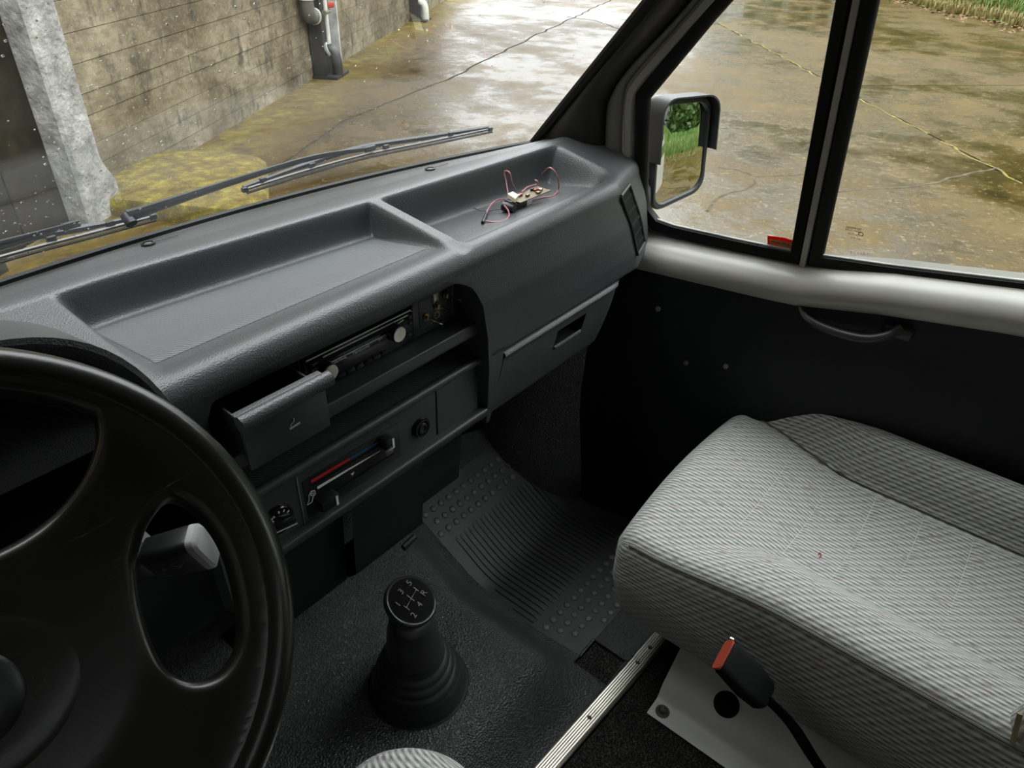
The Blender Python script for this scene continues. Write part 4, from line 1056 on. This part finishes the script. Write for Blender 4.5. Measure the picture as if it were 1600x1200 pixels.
# ribs running fore and aft
for i in range(26):
    x = .802+.0139*i
    y0, y1 = .549, .803
    if i == 0: y1 = .609
    elif i == 1: y1 = .672
    if i >= 23: y1 = .62-.008*(i-23)
    yy = lin(y0, y1, 18)
    def rsec(y, k): 
        z = fz(max(x, .80), y)+.001; s = .0004 if k else 1
        return [Vector((x-.0030, y, z)), Vector((x-.0018, y, z+.0034*s)), Vector((x+.0018, y, z+.0034*s)), Vector((x+.0030, y, z))]
    put('rib', MB().loft([rsec(y, j in (0, len(yy)-1)) for j, y in enumerate(yy)]), 'mat_rubber', fm, angle=30)
    if i >= 21:
        yy = lin(.775 if i > 22 else .72, .803, 6)
        if i > 23: continue
        put('rib', MB().loft([rsec(y, 0) for y in yy]), 'mat_rubber', fm, angle=30)
# round studs, three staggered rows at each end
stud = None
def add_stud(x, y, slope=0):
    global stud
    z = fz(x, y)
    if stud is None:
        b = base_of(fm); stud = put('stud', MB().lathe([(.0082, 0), (.0078, .0022), (.0062, .0036), (.003, .0042), (.0003, .0043)], b, (0, 0, 1), 14, cap=False), 'mat_bump', fm)
        stud.location = Vector((x, y, z))-b; o = stud
    else: o = clone(stud, 'stud', fm, Vector((x, y, z))-base_of(fm))
    if slope: o.rotation_euler = (math.atan(slope), 0, 0)
for r_, (y, x0, n_) in enumerate(((.5235, .809, 15), (.496, .836-.0135*0, 14), (.468, .837-.0012, 13), (.440, .905, 9))):
    for i in range(n_):
        x = x0+.0255*i+(0 if r_ % 2 == 0 else 0)
        if r_ == 1: x = .823+.0255*i
        if x < panel_r(y)-.01: add_stud(x, y)
for r_, (y, x0, n_) in enumerate(((.826, .807, 13), (.850, .820, 12), (.874, .807, 12))):
    for i in range(n_): add_stud(x0+.0255*i, y, .6)
# wheel housing bulge
def wh(a, z):
    r_ = .235+.05*(1-sst(FLOOR, -.95, z))*0.6+.02*math.sin(a*2)
    k = sst(-.62, -.80, z)
    return Vector((1.335-r_*(.55+.45*k)*math.cos(a), .93-r_*(.5+.5*k)*math.sin(a), z))
put_w = put('trim_6', MB().grid(wh, lin(-.6, math.pi/2+.35, 26), lin(FLOOR-.02, -.64, 18)), 'floor_rubber', base=(1.3, .93, FLOOR)); tag(put_w, 'rounded wheel housing covered in grained black rubber', None, kind='structure')

# ================================================================== ALUMINIUM EDGING STRIPS
def edging(x0, x1, y0, y1, z0, lab, screws):
    t = thing('edging_strip', ((x0+x1)/2, (y0+y1)/2, FLOOR), lab, 'edging strip', 'metal edging strips on the floor')
    def sec(x, y):
        pr = [(-.0185, -.004), (-.018, .0005), (-.0145, .0022)]
        for k in range(6):
            c0 = -.0115+.0046*k; pr += [(c0-.0019, .0008), (c0-.0012, .0042), (c0+.0012, .0042), (c0+.0019, .0008)]
        pr += [(.0150, .0022), (.0180, .0005), (.0185, -.004)]
        return [Vector((x, y+d, z0+z)) for d, z in pr]
    put('strip', MB().loft([sec(lerp(x0, x1, k), lerp(y0, y1, k)) for k in (0, .5, 1)], False, False), 'dull_alu', t, angle=25)
    for sx in screws:
        sy = lerp(y0, y1, (sx-x0)/(x1-x0))
        s_o = put('screw', MB().lathe([(.0042, .0), (.0042, .0042), (.003, .0056), (.0004, .006)], (sx, sy, z0), (0, 0, 1), 12), 'rust', t)
    return t
M['dull_alu'] = mat('worn_aluminium', (.66, .64, .57), .34, 1, vary=.16)
M['rust'] = mat('rusty_screw', (.10, .062, .03), .6, .6, vary=.5)
def strip_y(x): return interp([(.30, .362), (.57, .344), (.94, .327), (1.3, .312)], x)
edging(.28, .884, strip_y(.28), strip_y(.884), FLOOR+.003, 'long silver ribbed edging strip with rusty screws beside the carpet', (.45, .70, .860))
edging(.868, 1.29, strip_y(.868), strip_y(1.29), FLOOR+.0065, 'silver edging strip running under the passenger seat, overlapping the long one', (.905, 1.12))

# ================================================================== GEAR LEVER
gb0 = on_z(654, 1066, FLOOR+.114); gtop = Vector((.436, .517, -.838))
gear = thing('gear_lever', gb0, 'black gear lever with ribbed rubber gaiter and engraved shift pattern on the knob', 'gear lever')
ax = (gtop-gb0); L = ax.length; axn = ax.normalized()
def gring(t, r, sx=1.0, n=36):
    o = gb0+axn*(L*t) if t > .25 else gb0.lerp(gb0+axn*(L*.25), t/.25)+Vector((0, 0, 0))
    a = Vector((0, 0, 1)).lerp(axn, min(1, t*2)).normalized(); u = Vector((1, 0, 0)); u = (u-a*u.dot(a)).normalized(); w = a.cross(u)
    return [o+u*(r*math.cos(6.2832*j/n))+w*(r*sx*math.sin(6.2832*j/n)) for j in range(n)]
prof = [(-.02, .087), (.0, .086), (.03, .083), (.08, .079), (.13, .076), (.17, .073)]
t_ = .17; r_ = .073
for k in range(4):
    prof += [(t_+.010, r_-.010), (t_+.026, r_-.0135), (t_+.040, r_-.0015), (t_+.060, r_-.0035), (t_+.072, r_-.008)]
    t_ += .080; r_ -= .0075
prof += [(t_+.03, .0440), (t_+.09, .0425), (t_+.22, .0385), (t_+.32, .0335), (t_+.37, .029), (t_+.38, .02)]
put('gaiter', MB().loft([gring(t, r) for t, r in prof], True, True), 'gaiter', gear, angle=70)
put('gaiter_flange', MB().loft([gring(t, r) for t, r in ((-.03, .092), (-.005, .0915), (.006, .089), (.004, .080))], True), 'gaiter', gear)
put('shaft', MB().tube([gb0+axn*L*.6, gtop], .010, 10), 'black_plastic', gear)
view = (-gtop).normalized()
ka = (Vector((0, -.45, .9))*.8+view*.35).normalized()           # knob axis leans to the driver
ku = (Vector((.97, .25, 0))-ka*ka.dot(Vector((.97, .25, 0)))).normalized(); kw = ka.cross(ku)
kn = put('knob', MB().lathe([(.012, -.062), (.019, -.055), (.026, -.040), (.0315, -.022), (.0345, -.008), (.0350, .000), (.0335, .006), (.031, .009)], gtop+ka*.012, ka, 36, ox=ku, sx=1.1), 'black_plastic', gear)
M['steel_ring'] = mat('worn_knob_ring', (.030, .030, .028), .22, 0)
put('knob_ring', MB().lathe([(.0338, .003), (.0345, .0068), (.0325, .0095), (.0305, .0085)], gtop+ka*.012, ka, 36, ox=ku, sx=1.1, cap=False), 'steel_ring', kn)
cap = put('knob_cap', MB().lathe([(.0308, .0075), (.030, .0092), (.018, .0106), (.0004, .0110)], gtop+ka*.012, ka, 36, ox=ku, sx=1.1), 'knob_cap', kn)
KF = frame(gtop+ka*.0232, ku, kw)
for s_t, x, y in (('1', -.0165, .0115), ('3', 0, .0185), ('5', .0165, .0165), ('2', -.0155, -.0150), ('4', .001, -.0130), ('R', .0175, -.0085)):
    text('shift_numeral', s_t, .0125, KF(x, y, .0003), ku, kw, 'numeral_grey', kn, .0006)
put('shift_gate', MB().tube([KF(-.0135, .004), KF(-.0135, -.006)], .0007, 5), 'chrome', kn)
put('shift_gate', MB().tube([KF(.0005, .009), KF(.0005, -.004)], .0007, 5), 'chrome', kn)
put('shift_gate', MB().tube([KF(.015, .008), KF(.015, -.001)], .0007, 5), 'chrome', kn)
put('shift_gate', MB().tube([KF(-.0135, 0), KF(.015, .003)], .0007, 5), 'chrome', kn)

# ================================================================== STEERING WHEEL AND COLUMN
WC = Vector((0, .414, -.389)); we = math.radians(45)
wN = Vector((0, -math.cos(we), math.sin(we))); wU = Vector((0, math.sin(we), math.cos(we))); wX = Vector((1, 0, 0))
def wpt(a, b, c=0): return WC+wX*a+wU*b+wN*c
wheel = thing('steering_wheel', WC-wN*.06, 'worn black four-spoke steering wheel at the left edge', 'steering wheel')
ring = [wpt(.1865*math.cos(a), .1865*math.sin(a)) for a in lin(0, 2*math.pi, 97)[:-1]]
put('rim', MB().tube(ring, .0150, 16, loop=True, flat=1.0), 'wheel', wheel)
def curve_plate(name, loops, depth, bevel, fn, material, parent, res=4):
    cu = bpy.data.curves.new(name, 'CURVE'); cu.dimensions = '2D'; cu.fill_mode = 'BOTH'; cu.extrude = depth; cu.bevel_depth = bevel; cu.bevel_resolution = 2
    for lp in loops:
        sp_ = cu.splines.new('POLY'); sp_.points.add(len(lp)-1); sp_.use_cyclic_u = True
        for i, (x, y) in enumerate(lp): sp_.points[i].co = (x, y, 0, 1)
    ob = bpy.data.objects.new(name, cu); C.objects.link(ob)
    me = bpy.data.meshes.new_from_object(ob.evaluated_get(DG())); bpy.data.objects.remove(ob); bpy.data.curves.remove(cu)
    bm = bmesh.new(); bm.from_mesh(me); bmesh.ops.remove_doubles(bm, verts=bm.verts, dist=1e-5)
    bmesh.ops.triangulate(bm, faces=bm.faces)
    for _ in range(5):
        ed = [e for e in bm.edges if e.calc_length() > .012]
        if ed: bmesh.ops.subdivide_edges(bm, edges=ed, cuts=1); bmesh.ops.triangulate(bm, faces=bm.faces)
    bm.verts.index_update()
    mb = MB(); mb.add([fn(*v.co) for v in bm.verts], [[v.index for v in f.verts] for f in bm.faces]); bm.free(); bpy.data.meshes.remove(me)
    return put(name, mb, material, parent, angle=60)
def sm2(pts): return [(q.x, q.y) for q in bez([Vector((*p, 0)) for p in pts+[pts[0]]], len(pts)*6)][:-1]
H1 = sm2([(.100, .000), (.088, -.030), (.080, -.062), (.080, -.085), (.091, -.103), (.111, -.110), (.133, -.102), (.149, -.080), (.162, -.045), (.166, -.015), (.161, .014), (.146, .030), (.122, .022)])
H1m = [(-x, y) for x, y in H1][::-1]
rt_ = [(.138*math.cos(0)*1.0, .108), (.141, .098), (.133, .079), (.114, .060), (.089, .047), (.060, .041), (.03, .042), (0, .043)]
H2 = sm2(rt_+[(-x, y) for x, y in rt_[:-1][::-1]]+[(.1755*math.cos(math.radians(a)), .1755*math.sin(math.radians(a))) for a in (132, 115, 100, 80, 65, 48)])
outer = [(.180*math.cos(a), .180*math.sin(a)) for a in lin(0, 2*math.pi, 73)[:-1]]
def wfn(x, y, z):
    r_ = math.hypot(x, y+.01); d = -.020*(1-sst(.09, .175, r_))*1.0
    return wpt(x, y, z+d)
curve_plate('spokes', [outer, H1, H1m, H2], .004, .0085, wfn, 'wheel', wheel)
put('hub_pad', MB().lathe([(.074, -.03), (.072, -.016), (.062, -.0085), (.05, -.0065), (.035, -.0060), (.0004, -.0060)], wpt(-.006, -.028), wN, 40, sx=.86), 'wheel', wheel)
put('horn_button', MB().lathe([(.030, -.010), (.030, -.004), (.027, -.001), (.012, .0005), (.0004, .001)], wpt(-.010, -.024), wN, 32), 'black_plastic', wheel)
put('boss', MB().tube([WC-wN*.01, WC-wN*.075], [.05, .04], 24), 'black_plastic', wheel)

colm = thing('steering_column', WC-wN*.19, 'black steering column shroud with two control stalks behind the wheel', 'steering column')
sc = []
for d, rx, ry in ((.075, .052, .045), (.085, .060, .056), (.16, .066, .066), (.26, .072, .072)):
    o = WC-wN*d; sc.append([o+wX*(rx*x)+wU*(ry*y) for x, y in rrect(2, 2, .55, 5)])
put('shroud', MB().loft(sc, True, True), 'black_matte', colm)
def stalk(p0, p1, r0, r1, tip, lab, marks=True):
    p0, p1 = Vector(p0), Vector(p1); d = (p1-p0).normalized(); u = Vector((0, -.25, 1)); u = (u-d*u.dot(d)).normalized(); w = d.cross(u)
    secs = []
    for t, k in ((0, .8), (.05, .9), (.48, 1), (.70, 1.06), (.71, 1.0), (.74, 1.25), (.96, 1.38), (.99, 1.30)):
        o = p0.lerp(p1, t); secs.append([o+u*(x*r0*k)+w*(y*r1*k) for x, y in rrect(2, 2, .5, 4)])
    s_o = put('stalk', MB().loft(secs, True, True), 'black_plastic', colm, angle=35); tag(s_o, lab)
    o = p0.lerp(p1, .985); put('stalk_end', MB().loft([[o+d*dd+u*(x*r0*k)+w*(y*r1*k) for x, y in rrect(2, 2, .45, 4)] for dd, k in ((0, 1.36), (.006, 1.32), (.0085, 1.1))], True, True), 'stalk_grey', s_o, angle=35)
    if marks:
        face = -w if w.y > 0 else w
        for t, kind in ((.22, 'a'), (.30, 'w'), (.46, 'a'), (.56, 'w'), (.80, 'a'), (.89, 'w')):
            kf = 1.02 if t < .7 else 1.36; c = p0.lerp(p1, t)+face*(r1*kf+.0004)-u*r0*.15
            if kind == 'a': put('stalk_mark', MB().prism([c-d*.002, c+d*.002, c+u*.0035], face*.0003), 'dim_print', s_o, smooth=False)
            else:
                put('stalk_mark', MB().tube([c-d*.006+u*.004, c+d*.0, c+d*.006+u*.005], .0005, 4), 'dim_print', s_o)
                put('stalk_mark', MB().tube([c-d*.005+u*.006, c+d*.001+u*.008, c+d*.006+u*.0055], .0005, 4), 'dim_print', s_o)
                put('stalk_mark', MB().tube([c-d*.002-u*.002, c+d*.003+u*.006], .0005, 4), 'dim_print', s_o)
    return s_o
M['stalk_grey'] = mat('grey_stalk_end', (.30, .305, .30), .45)
stalk((.066, .620, -.548), (.182, .494, -.497), .0165, .0105, None, 'wiper stalk')
stalk((.050, .655, -.553), (.152, .565, -.517), .0140, .0095, None, 'shorter stalk', False)

# ================================================================== SEATS
def rounded(center, half, r, n, deform=None):
    """rounded box with shared vertices; returns MB with UV in metres: stripes run along local y"""
    nx, ny, nz = n; ids = {}; mb = MB(); mb.uv = []
    cx, cy, cz = center; hx, hy, hz = half
    def vid(i, j, k):
        if (i, j, k) in ids: return ids[(i, j, k)]
        p = Vector((hx*(2*i/nx-1), hy*(2*j/ny-1), hz*(2*k/nz-1)))
        q = Vector((max(-hx+r, min(hx-r, p.x)), max(-hy+r, min(hy-r, p.y)), max(-hz+r, min(hz-r, p.z)))); d = p-q
        if d.length > 1e-9: p = q+d.normalized()*r
        if k == nz: uv = (p.x, p.y)
        elif i == 0: uv = (-hx-(hz-p.z), p.y)
        elif i == nx: uv = (hx+(hz-p.z), p.y)
        elif j == ny: uv = (p.x, hy+(hz-p.z))
        elif j == 0: uv = (p.x, -hy-(hz-p.z))
        else: uv = (p.x, p.y)
        if deform: p = deform(p)
        ids[(i, j, k)] = len(mb.v); mb.v.append(Vector(center)+p); mb.uv.append(uv); return ids[(i, j, k)]
    for j in range(ny+1):
        row = [vid(i, j, nz) for i in range(nx+1)]; us_ = [0]
        for a, b in zip(row[:-1], row[1:]): us_.append(us_[-1]+Vector(((mb.v[a]-mb.v[b]).x, (mb.v[a]-mb.v[b]).z)).length)
        for v_, u_ in zip(row, us_): mb.uv[v_] = (u_-hx, mb.uv[v_][1])
    for a in range(nx):
        for b in range(ny):
            for k in (0, nz): mb.f.append([vid(a, b, k), vid(a+1, b, k), vid(a+1, b+1, k), vid(a, b+1, k)])
    for a in range(nx):
        for c in range(nz):
            for j in (0, ny): mb.f.append([vid(a, j, c), vid(a+1, j, c), vid(a+1, j, c+1), vid(a, j, c+1)])
    for b in range(ny):
        for c in range(nz):
            for i in (0, nx): mb.f.append([vid(i, b, c), vid(i, b+1, c), vid(i, b+1, c+1), vid(i, b, c+1)])
    return mb
def gs(x, c, w): return math.exp(-((x-c)/w)**2)
SX, SY, SZ = 1.035, .075, -.985           # passenger cushion centre
HX, HY, HZ = .258, .310, .110
STITCH = [.155, .075, -.005, -.085, -.165]
def cush(mir=1):
    def f(p):
        x, y, z = p.x*mir, p.y, p.z
        w = sst(-HZ*.2, HZ, z)
        back = sst(.26, .02, y)                       # bolsters grow towards the back
        cr = lerp(.215, .160, sst(.30, .05, y)); cl_ = -lerp(.235, .120, sst(.30, .05, y))
        bol = ((.046*sst(.325, .215, y)+.022*back)*sst(cr-.012, cr+.05, x) + .030*sst(cl_+.03, cl_-.07, x)*back)
        crease = -.016*gs(x, cr, .012)*(.6+.4*back)*sst(.31, .26, y) - .008*gs(x, cl_, .022)*back
        pad = 1 if cl_ < x < cr else 0
        dish = -.020*back*math.cos(min(1, abs((x-.02)/.17))*math.pi/2)*pad
        crown = .010*gs(y, .21, .09)*(1-abs(x)/.30)
        st = -sum(.0022*gs(y, s+.006*(x/.15)**2, .005) for s in STITCH)*pad*sst(cr, cr-.03, x)*sst(cl_, cl_+.03, x)
        roll = -.010*sst(.27, .31, y)*(z > 0)
        side = 1+.012*math.sin((z/HZ+1)*math.pi/2)
        yy = y+.018*(1-(x/HX)**2)*sst(.2, HY, y)-.010*sst(.0, -HZ, z)*sst(.2, HY, y)
        return Vector((p.x*side-(.022*sst(.02, -HZ, z)*(1 if p.x > 0 else -1) if abs(p.x) > .2 else 0), yy, p.z+w*(bol+crease+dish+crown+st)+roll-.0*y))
    return f
seat = thing('passenger_seat', (SX, SY, FLOOR), 'grey striped cloth passenger seat on a light grey metal frame', 'seat')
put('cushion', rounded((SX, SY, SZ), (HX, HY, HZ), .034, (84, 100, 16), cush()), 'fabric', seat, angle=80)
cf = cush()
def topz(x, y): q = cf(Vector((x, y, HZ))); return Vector((SX, SY, SZ))+q
pip = [topz(-HX+.012, y)+Vector((-.008, 0, -.012)) for y in lin(.28, -.30, 40)]
put('piping', MB().tube(pip, .0024, 6), 'piping', seat)
pip2 = [topz(lerp(.215, .160, sst(.30, .05, y)), y)+Vector((0, 0, .0015)) for y in lin(.275, -.28, 50)]
put('seam', MB().tube(pip2, .0018, 6), 'piping', seat)
for s in STITCH:
    mbs = MB()
    for x in lin(-.105, .145, 34):
        a, b = topz(x, s+.006*(x/.15)**2), topz(x+.0038, s+.006*((x+.0038)/.15)**2)
        mbs.tube([a+Vector((0, 0, .0008)), b+Vector((0, 0, .0008))], .00055, 4)
    put('stitching', mbs, 'thread', seat)
put('fabric_snag', MB().tube(bez([on_z(1279, 867, -.868), on_z(1281, 864, -.865), on_z(1283, 868, -.866), on_z(1280, 872, -.868)], 10), .0013, 5), 'red_plastic', seat)
rake = math.radians(12)
def bfn(p):
    q = Vector((p.x*(1-.06*sst(-.1, .33, p.z)), p.y+.035*sst(.14, .25, abs(p.x))*(1 if p.y > 0 else .3), p.z)); return Matrix.Rotation(rake, 3, 'X') @ q
bk = rounded((SX, -.332, -.63), (HX-.005, .075, .36), .05, (40, 10, 50), bfn)
bk.uv = [(v.x, v.z) for v in bk.v]
put('backrest', bk, 'fabric', seat, angle=80)
put('headrest', rounded((SX, -.40, -.19), (.13, .05, .085), .045, (14, 8, 12), lambda p: Matrix.Rotation(rake, 3, 'X') @ p), 'fabric', seat, angle=80)
for x in (-.06, .06): put('headrest_post', MB().tube([(SX+x, -.37, -.32), (SX+x, -.397, -.22)], .006, 8), 'chrome', seat)
fpx = bez([on_x(1594, 1115, .788), on_x(1586, 1145, .786), on_x(1580, 1168, .784), on_x(1573, 1184, .782), on_x(1566, 1194, .780)], 20)
put('frayed_edge', MB().tube(fpx, [.0035]*(len(fpx)-3)+[.003, .002, .001], 6, flat=.5), 'fray', seat)
for i in range(9):
    p = fpx[-4]+Vector((RND.uniform(-.004, .004), RND.uniform(-.004, .004), 0)); put('loose_thread', MB().tube([p, p+Vector((RND.uniform(-.012, .006), RND.uniform(-.01, .01), -.012)), p+Vector((RND.uniform(-.022, .01), RND.uniform(-.014, .01), -.024))], .0007, 4), 'fray', seat)
# pressed metal floor frame
fp2 = [(.780, -1.2765), (.782, -1.2745), (.812, -1.2745), (.820, -1.272), (.825, -1.258), (.829, -1.246), (.834, -1.238), (.850, -1.222), (.874, -1.198), (.884, -1.185), (.888, -1.165), (.888, -1.11), (.90, -1.09)]
rail = put('floor_frame', MB().loft([[Vector((x, y, z)) for x, z in chaikin(fp2, 2)] for y in lin(.262, -.40, 14)]), 'rail_paint', seat, angle=50); tag(rail, 'light grey pressed metal floor frame')
fp3 = [(2*SX-x, z) for x, z in fp2]
put('floor_frame', MB().loft([[Vector((x, y, z)) for x, z in chaikin(fp3, 2)] for y in lin(.262, -.40, 4)]), 'rail_paint', seat, angle=50)
nrm = Vector((-.707, 0, .707))
put('dark_hole_disc', MB().lathe([(.0235, .0004), (.0225, .0008), (.0004, .0008)], Vector((.8535, .146, -1.2175)), nrm, 32), 'black_matte', rail)  # black disc laid on the frame paints the dark of an uncut hole
put('dark_hole_disc', MB().lathe([(.0235, .0004), (.0225, .0008), (.0004, .0008)], Vector((.8535, -.12, -1.2175)), nrm, 32), 'black_matte', rail)
M['bolt'] = mat('dark_bolt', (.14, .135, .12), .4, .6)
for y in (.240, -.28):
    put('bolt', MB().lathe([(.0135, 0), (.0135, .002), (.0075, .0022), (.0072, .008), (.0055, .0105), (.0004, .0115)], (.800, y, -1.2745), (0, 0, 1), 16), 'bolt', rail)
put('seat_box', MB().box((SX, -.02, -1.135), (.27, .50, .13), bevel=.01), 'black_matte', seat)

# driver's seat: front right corner of the cushion shows at the bottom edge
ds = thing('driver_seat', (.02, .05, FLOOR), "driver's grey striped seat, only its front corner in view at the bottom", 'seat')
put('cushion', rounded((.062, .095, -.935), (.275, .330, .110), .085, (60, 70, 16), lambda p: Vector((p.x, p.y-.035*(abs(p.x)/.275)**5*sst(.1, .33, p.y), p.z))), 'fabric', ds, angle=80)
db = rounded((.045, -.42, -.58), (.25, .075, .33), .05, (24, 8, 30), bfn); db.uv = [(v.x, v.z) for v in db.v]
put('backrest', db, 'fabric', ds, angle=80)
put('seat_box', MB().box((.045, .0, -1.17), (.36, .50, .22), bevel=.01), 'black_matte', ds)

# seat belt buckle by the passenger cushion
bb = Vector((.690, .140, -.888)); bd = Vector((.16, -.70, -.55)).normalized()
buck = thing('belt_buckle', bb+bd*.1, 'black seat belt buckle with a red release button beside the passenger cushion', 'belt buckle')
bw = Vector((1, -.243, 0)).normalized(); bt = bd.cross(bw).normalized(); bw = bt.cross(bd).normalized()
def bsec(t, wx, th): o = bb+bd*t; return [o+bw*(x*wx)+bt*(y*th) for x, y in rrect(2, 2, .4, 4)]
put('housing', MB().loft([bsec(-.002, .021, .010), bsec(.004, .0245, .0125), bsec(.05, .0265, .0135), bsec(.080, .0225, .0125), bsec(.086, .016, .009)], True, True), 'black_matte', buck, angle=40)
put('release_button', MB().loft([[o_+bw*(x*.0245)+bt*(y*.0085) for x, y in rrect(2, 2, .4, 4)] for o_ in (bb+bd*-.0015-bt*.001, bb-bd*.0055-bt*.001)], True, True), 'red_plastic', buck, angle=30)
put('button_end', MB().box(bb-bd*.004+bw*.0265, (.004, .006, .006), bevel=.001), 'dull_metal', buck)
stp = bez([bb+bd*.08, bb+bd*.14, (.735, -.02, -1.05), (.75, -.12, -1.15), (.77, -.22, -1.235)], 20)
put('strap', MB().tube(stp, .014, 8, flat=.3, up=(1, 0, .3)), 'black_matte', buck)

# ================================================================== WINDSCREEN WIPERS
def wiper(lab, blade_px, arm_px, mid_k):
    """blade lies on the glass; every point is where the pixel's ray meets the windscreen surface"""
    def hit(px_, py_, lift):
        d = ray(px_, py_); lo, hi = .3, 3.0
        def g(s):
            p = d*s; t = p.z-ZB; x0 = XC+(p.x-XC)/(1-.33*t); return p.y-(yb(x0)-t*.936)
        for _ in range(60):
            m_ = (lo+hi)/2
            if g(m_) < 0: lo = m_
            else: hi = m_
        return d*lo+wn_out*lift
    P = [hit(x, y, .010) for x, y in blade_px]; Bz = bez(P, 24)
    w = thing('windscreen_wiper', P[0], lab, 'wiper', 'windscreen wipers')
    put('blade_rubber', MB().tube([p-wn_out*.006 for p in Bz], .0035, 6, flat=.5), 'seal', w)
    put('blade_rail', MB().tube([p for p in Bz], .0026, 6), 'wiper_metal', w)
    put('bridge', MB().tube(bez([Bz[0]+wn_out*.004, Bz[len(Bz)//4]+wn_out*.009, Bz[len(Bz)//2]+wn_out*.014, Bz[3*len(Bz)//4]+wn_out*.009, Bz[-1]+wn_out*.004], 20), [.0035]*5+[.005]*11+[.0035]*5, 6), 'wiper_black', w)
    for k in (.12, .3, .62, .85):
        q = Bz[int(k*(len(Bz)-1))]; put('claw', MB().box(q+wn_out*.004, (.012, .007, .012), bevel=.002), 'wiper_black', w)
    put('end_cap', MB().box(Bz[0], (.010, .008, .008), bevel=.002), 'wiper_black', w); put('end_cap', MB().box(Bz[-1], (.010, .008, .008), bevel=.002), 'wiper_black', w)
    A_ = [hit(x, y, l_) for x, y, l_ in arm_px]; Az = bez(A_, 20)
    put('arm', MB().tube(Az, [lerp(.012, .0045, (i/(len(Az)-1))**.6) for i in range(len(Az))], 8, flat=.6, up=tuple(wn_out)), 'wiper_black', w)
    put('pivot', MB().lathe([(.008, -.012), (.008, .003), (.006, .005), (.0005, .006)], A_[0], wn_out, 16), 'wiper_black', w)
    put('clip', MB().box(Az[-1], (.022, .008, .009), bevel=.002), 'wiper_black', w)
M['wiper_black'] = mat('wiper_black', (.022, .024, .027), .4); M['wiper_metal'] = mat('wiper_rail', (.10, .10, .10), .3, .6)
wiper('complete windscreen wiper in the middle of the glass, its arm reaching from the left', [(388, 305), (480, 276), (575, 250), (680, 228), (770, 209)], [(205, 348, .010), (300, 318, .012), (400, 288, .015), (500, 259, .016), (585, 243, .014)], .5)
wiper('windscreen wiper running out of view at the left edge', [(-130, 448), (-40, 426), (60, 398), (150, 374), (245, 348)], [(-240, 445, .010), (-150, 430, .012), (-60, 414, .014), (30, 392, .015), (120, 366, .014)], .5)

# ================================================================== DOOR MIRROR
mc = Vector((1.462, .705, -.455)); mw = Vector((.908, -.418, 0)).normalized()
tilt = math.radians(6.6); mn0 = Vector((-.418, -.908, 0)).normalized()
mup = Vector((0, 0, 1))*math.cos(tilt)-mn0*math.sin(tilt); mn = mw.cross(mup); mn = mn if mn.dot(mn0) > 0 else -mn
mir = thing('door_mirror', (1.37, .74, -.56), 'black door mirror with a peaked hood outside the passenger window', 'mirror')
mo = [(-.060, -.112), (.052, -.100), (.066, -.085), (.068, .085), (.054, .105), (-.040, .108), (-.064, .09), (-.070, -.09)]
mo = [(q.x, q.y) for q in bez([Vector((*p, 0)) for p in mo+[mo[0]]], 48)][:-1]
mo = [(p[0], p[1]) for p in rrect(.136, .214, .030, 6)]
mo = [(x+.0*y, y-.018*(x/.07)*(-1 if y < 0 else .15)*(1 if y < 0 else 0)) for x, y in mo]
def mp(x, y, z): return mc+mw*x+mup*y+mn*z
M['mirror_black'] = mat('weathered_black_plastic', (.028, .029, .031), .42, g=(500, .3, .001), vary=.15)
put('housing', MB().loft([[mp(x*k, y*k, z) for x, y in mo] for k, z in ((.90, -.003), (.93, .0065), (1.0, .007), (1.03, .0), (1.03, -.02), (.98, -.045), (.80, -.07), (.4, -.08))], True, True), 'mirror_black', mir, angle=50)
mg = MB(); RC = .95
kk_ = lin(1, .02, 12); ring_ = [[mp(x*.905*k, y*.925*k, .0065-((x*.905*k)**2+(y*.925*k)**2)/(2*RC)) for x, y in mo] for k in kk_]
put('mirror_glass', mg.loft(ring_, True, False), 'mirror', mir, angle=80)
hood2 = [(x, y) for x, y in mo if y > .02]
hood2 = sorted(hood2, key=lambda p: math.atan2(p[1], p[0]))
put('hood', MB().loft([[mp(x*1.05, y*1.045, .030), mp(x*1.09, y*1.075, .030), mp(x*1.10, y*1.085, -.02), mp(x*1.05, y*1.04, -.045)] for x, y in [(.069, .000)]+hood2+[(-.069, -.015)]]), 'mirror_black', mir, angle=50)
put('arm', MB().tube(bez([mp(-.062, -.04, -.03), mp(-.085, -.06, -.03), (1.345, .735, -.535), (1.285, .725, -.545)], 14), [.024]*6+[.028]*9, 10, flat=1.5, up=(0, 0, 1)), 'mirror_black', mir)
put('mount', MB().box((1.285, .715, -.53), (.05, .06, .10), bevel=.012), 'mirror_black', mir)
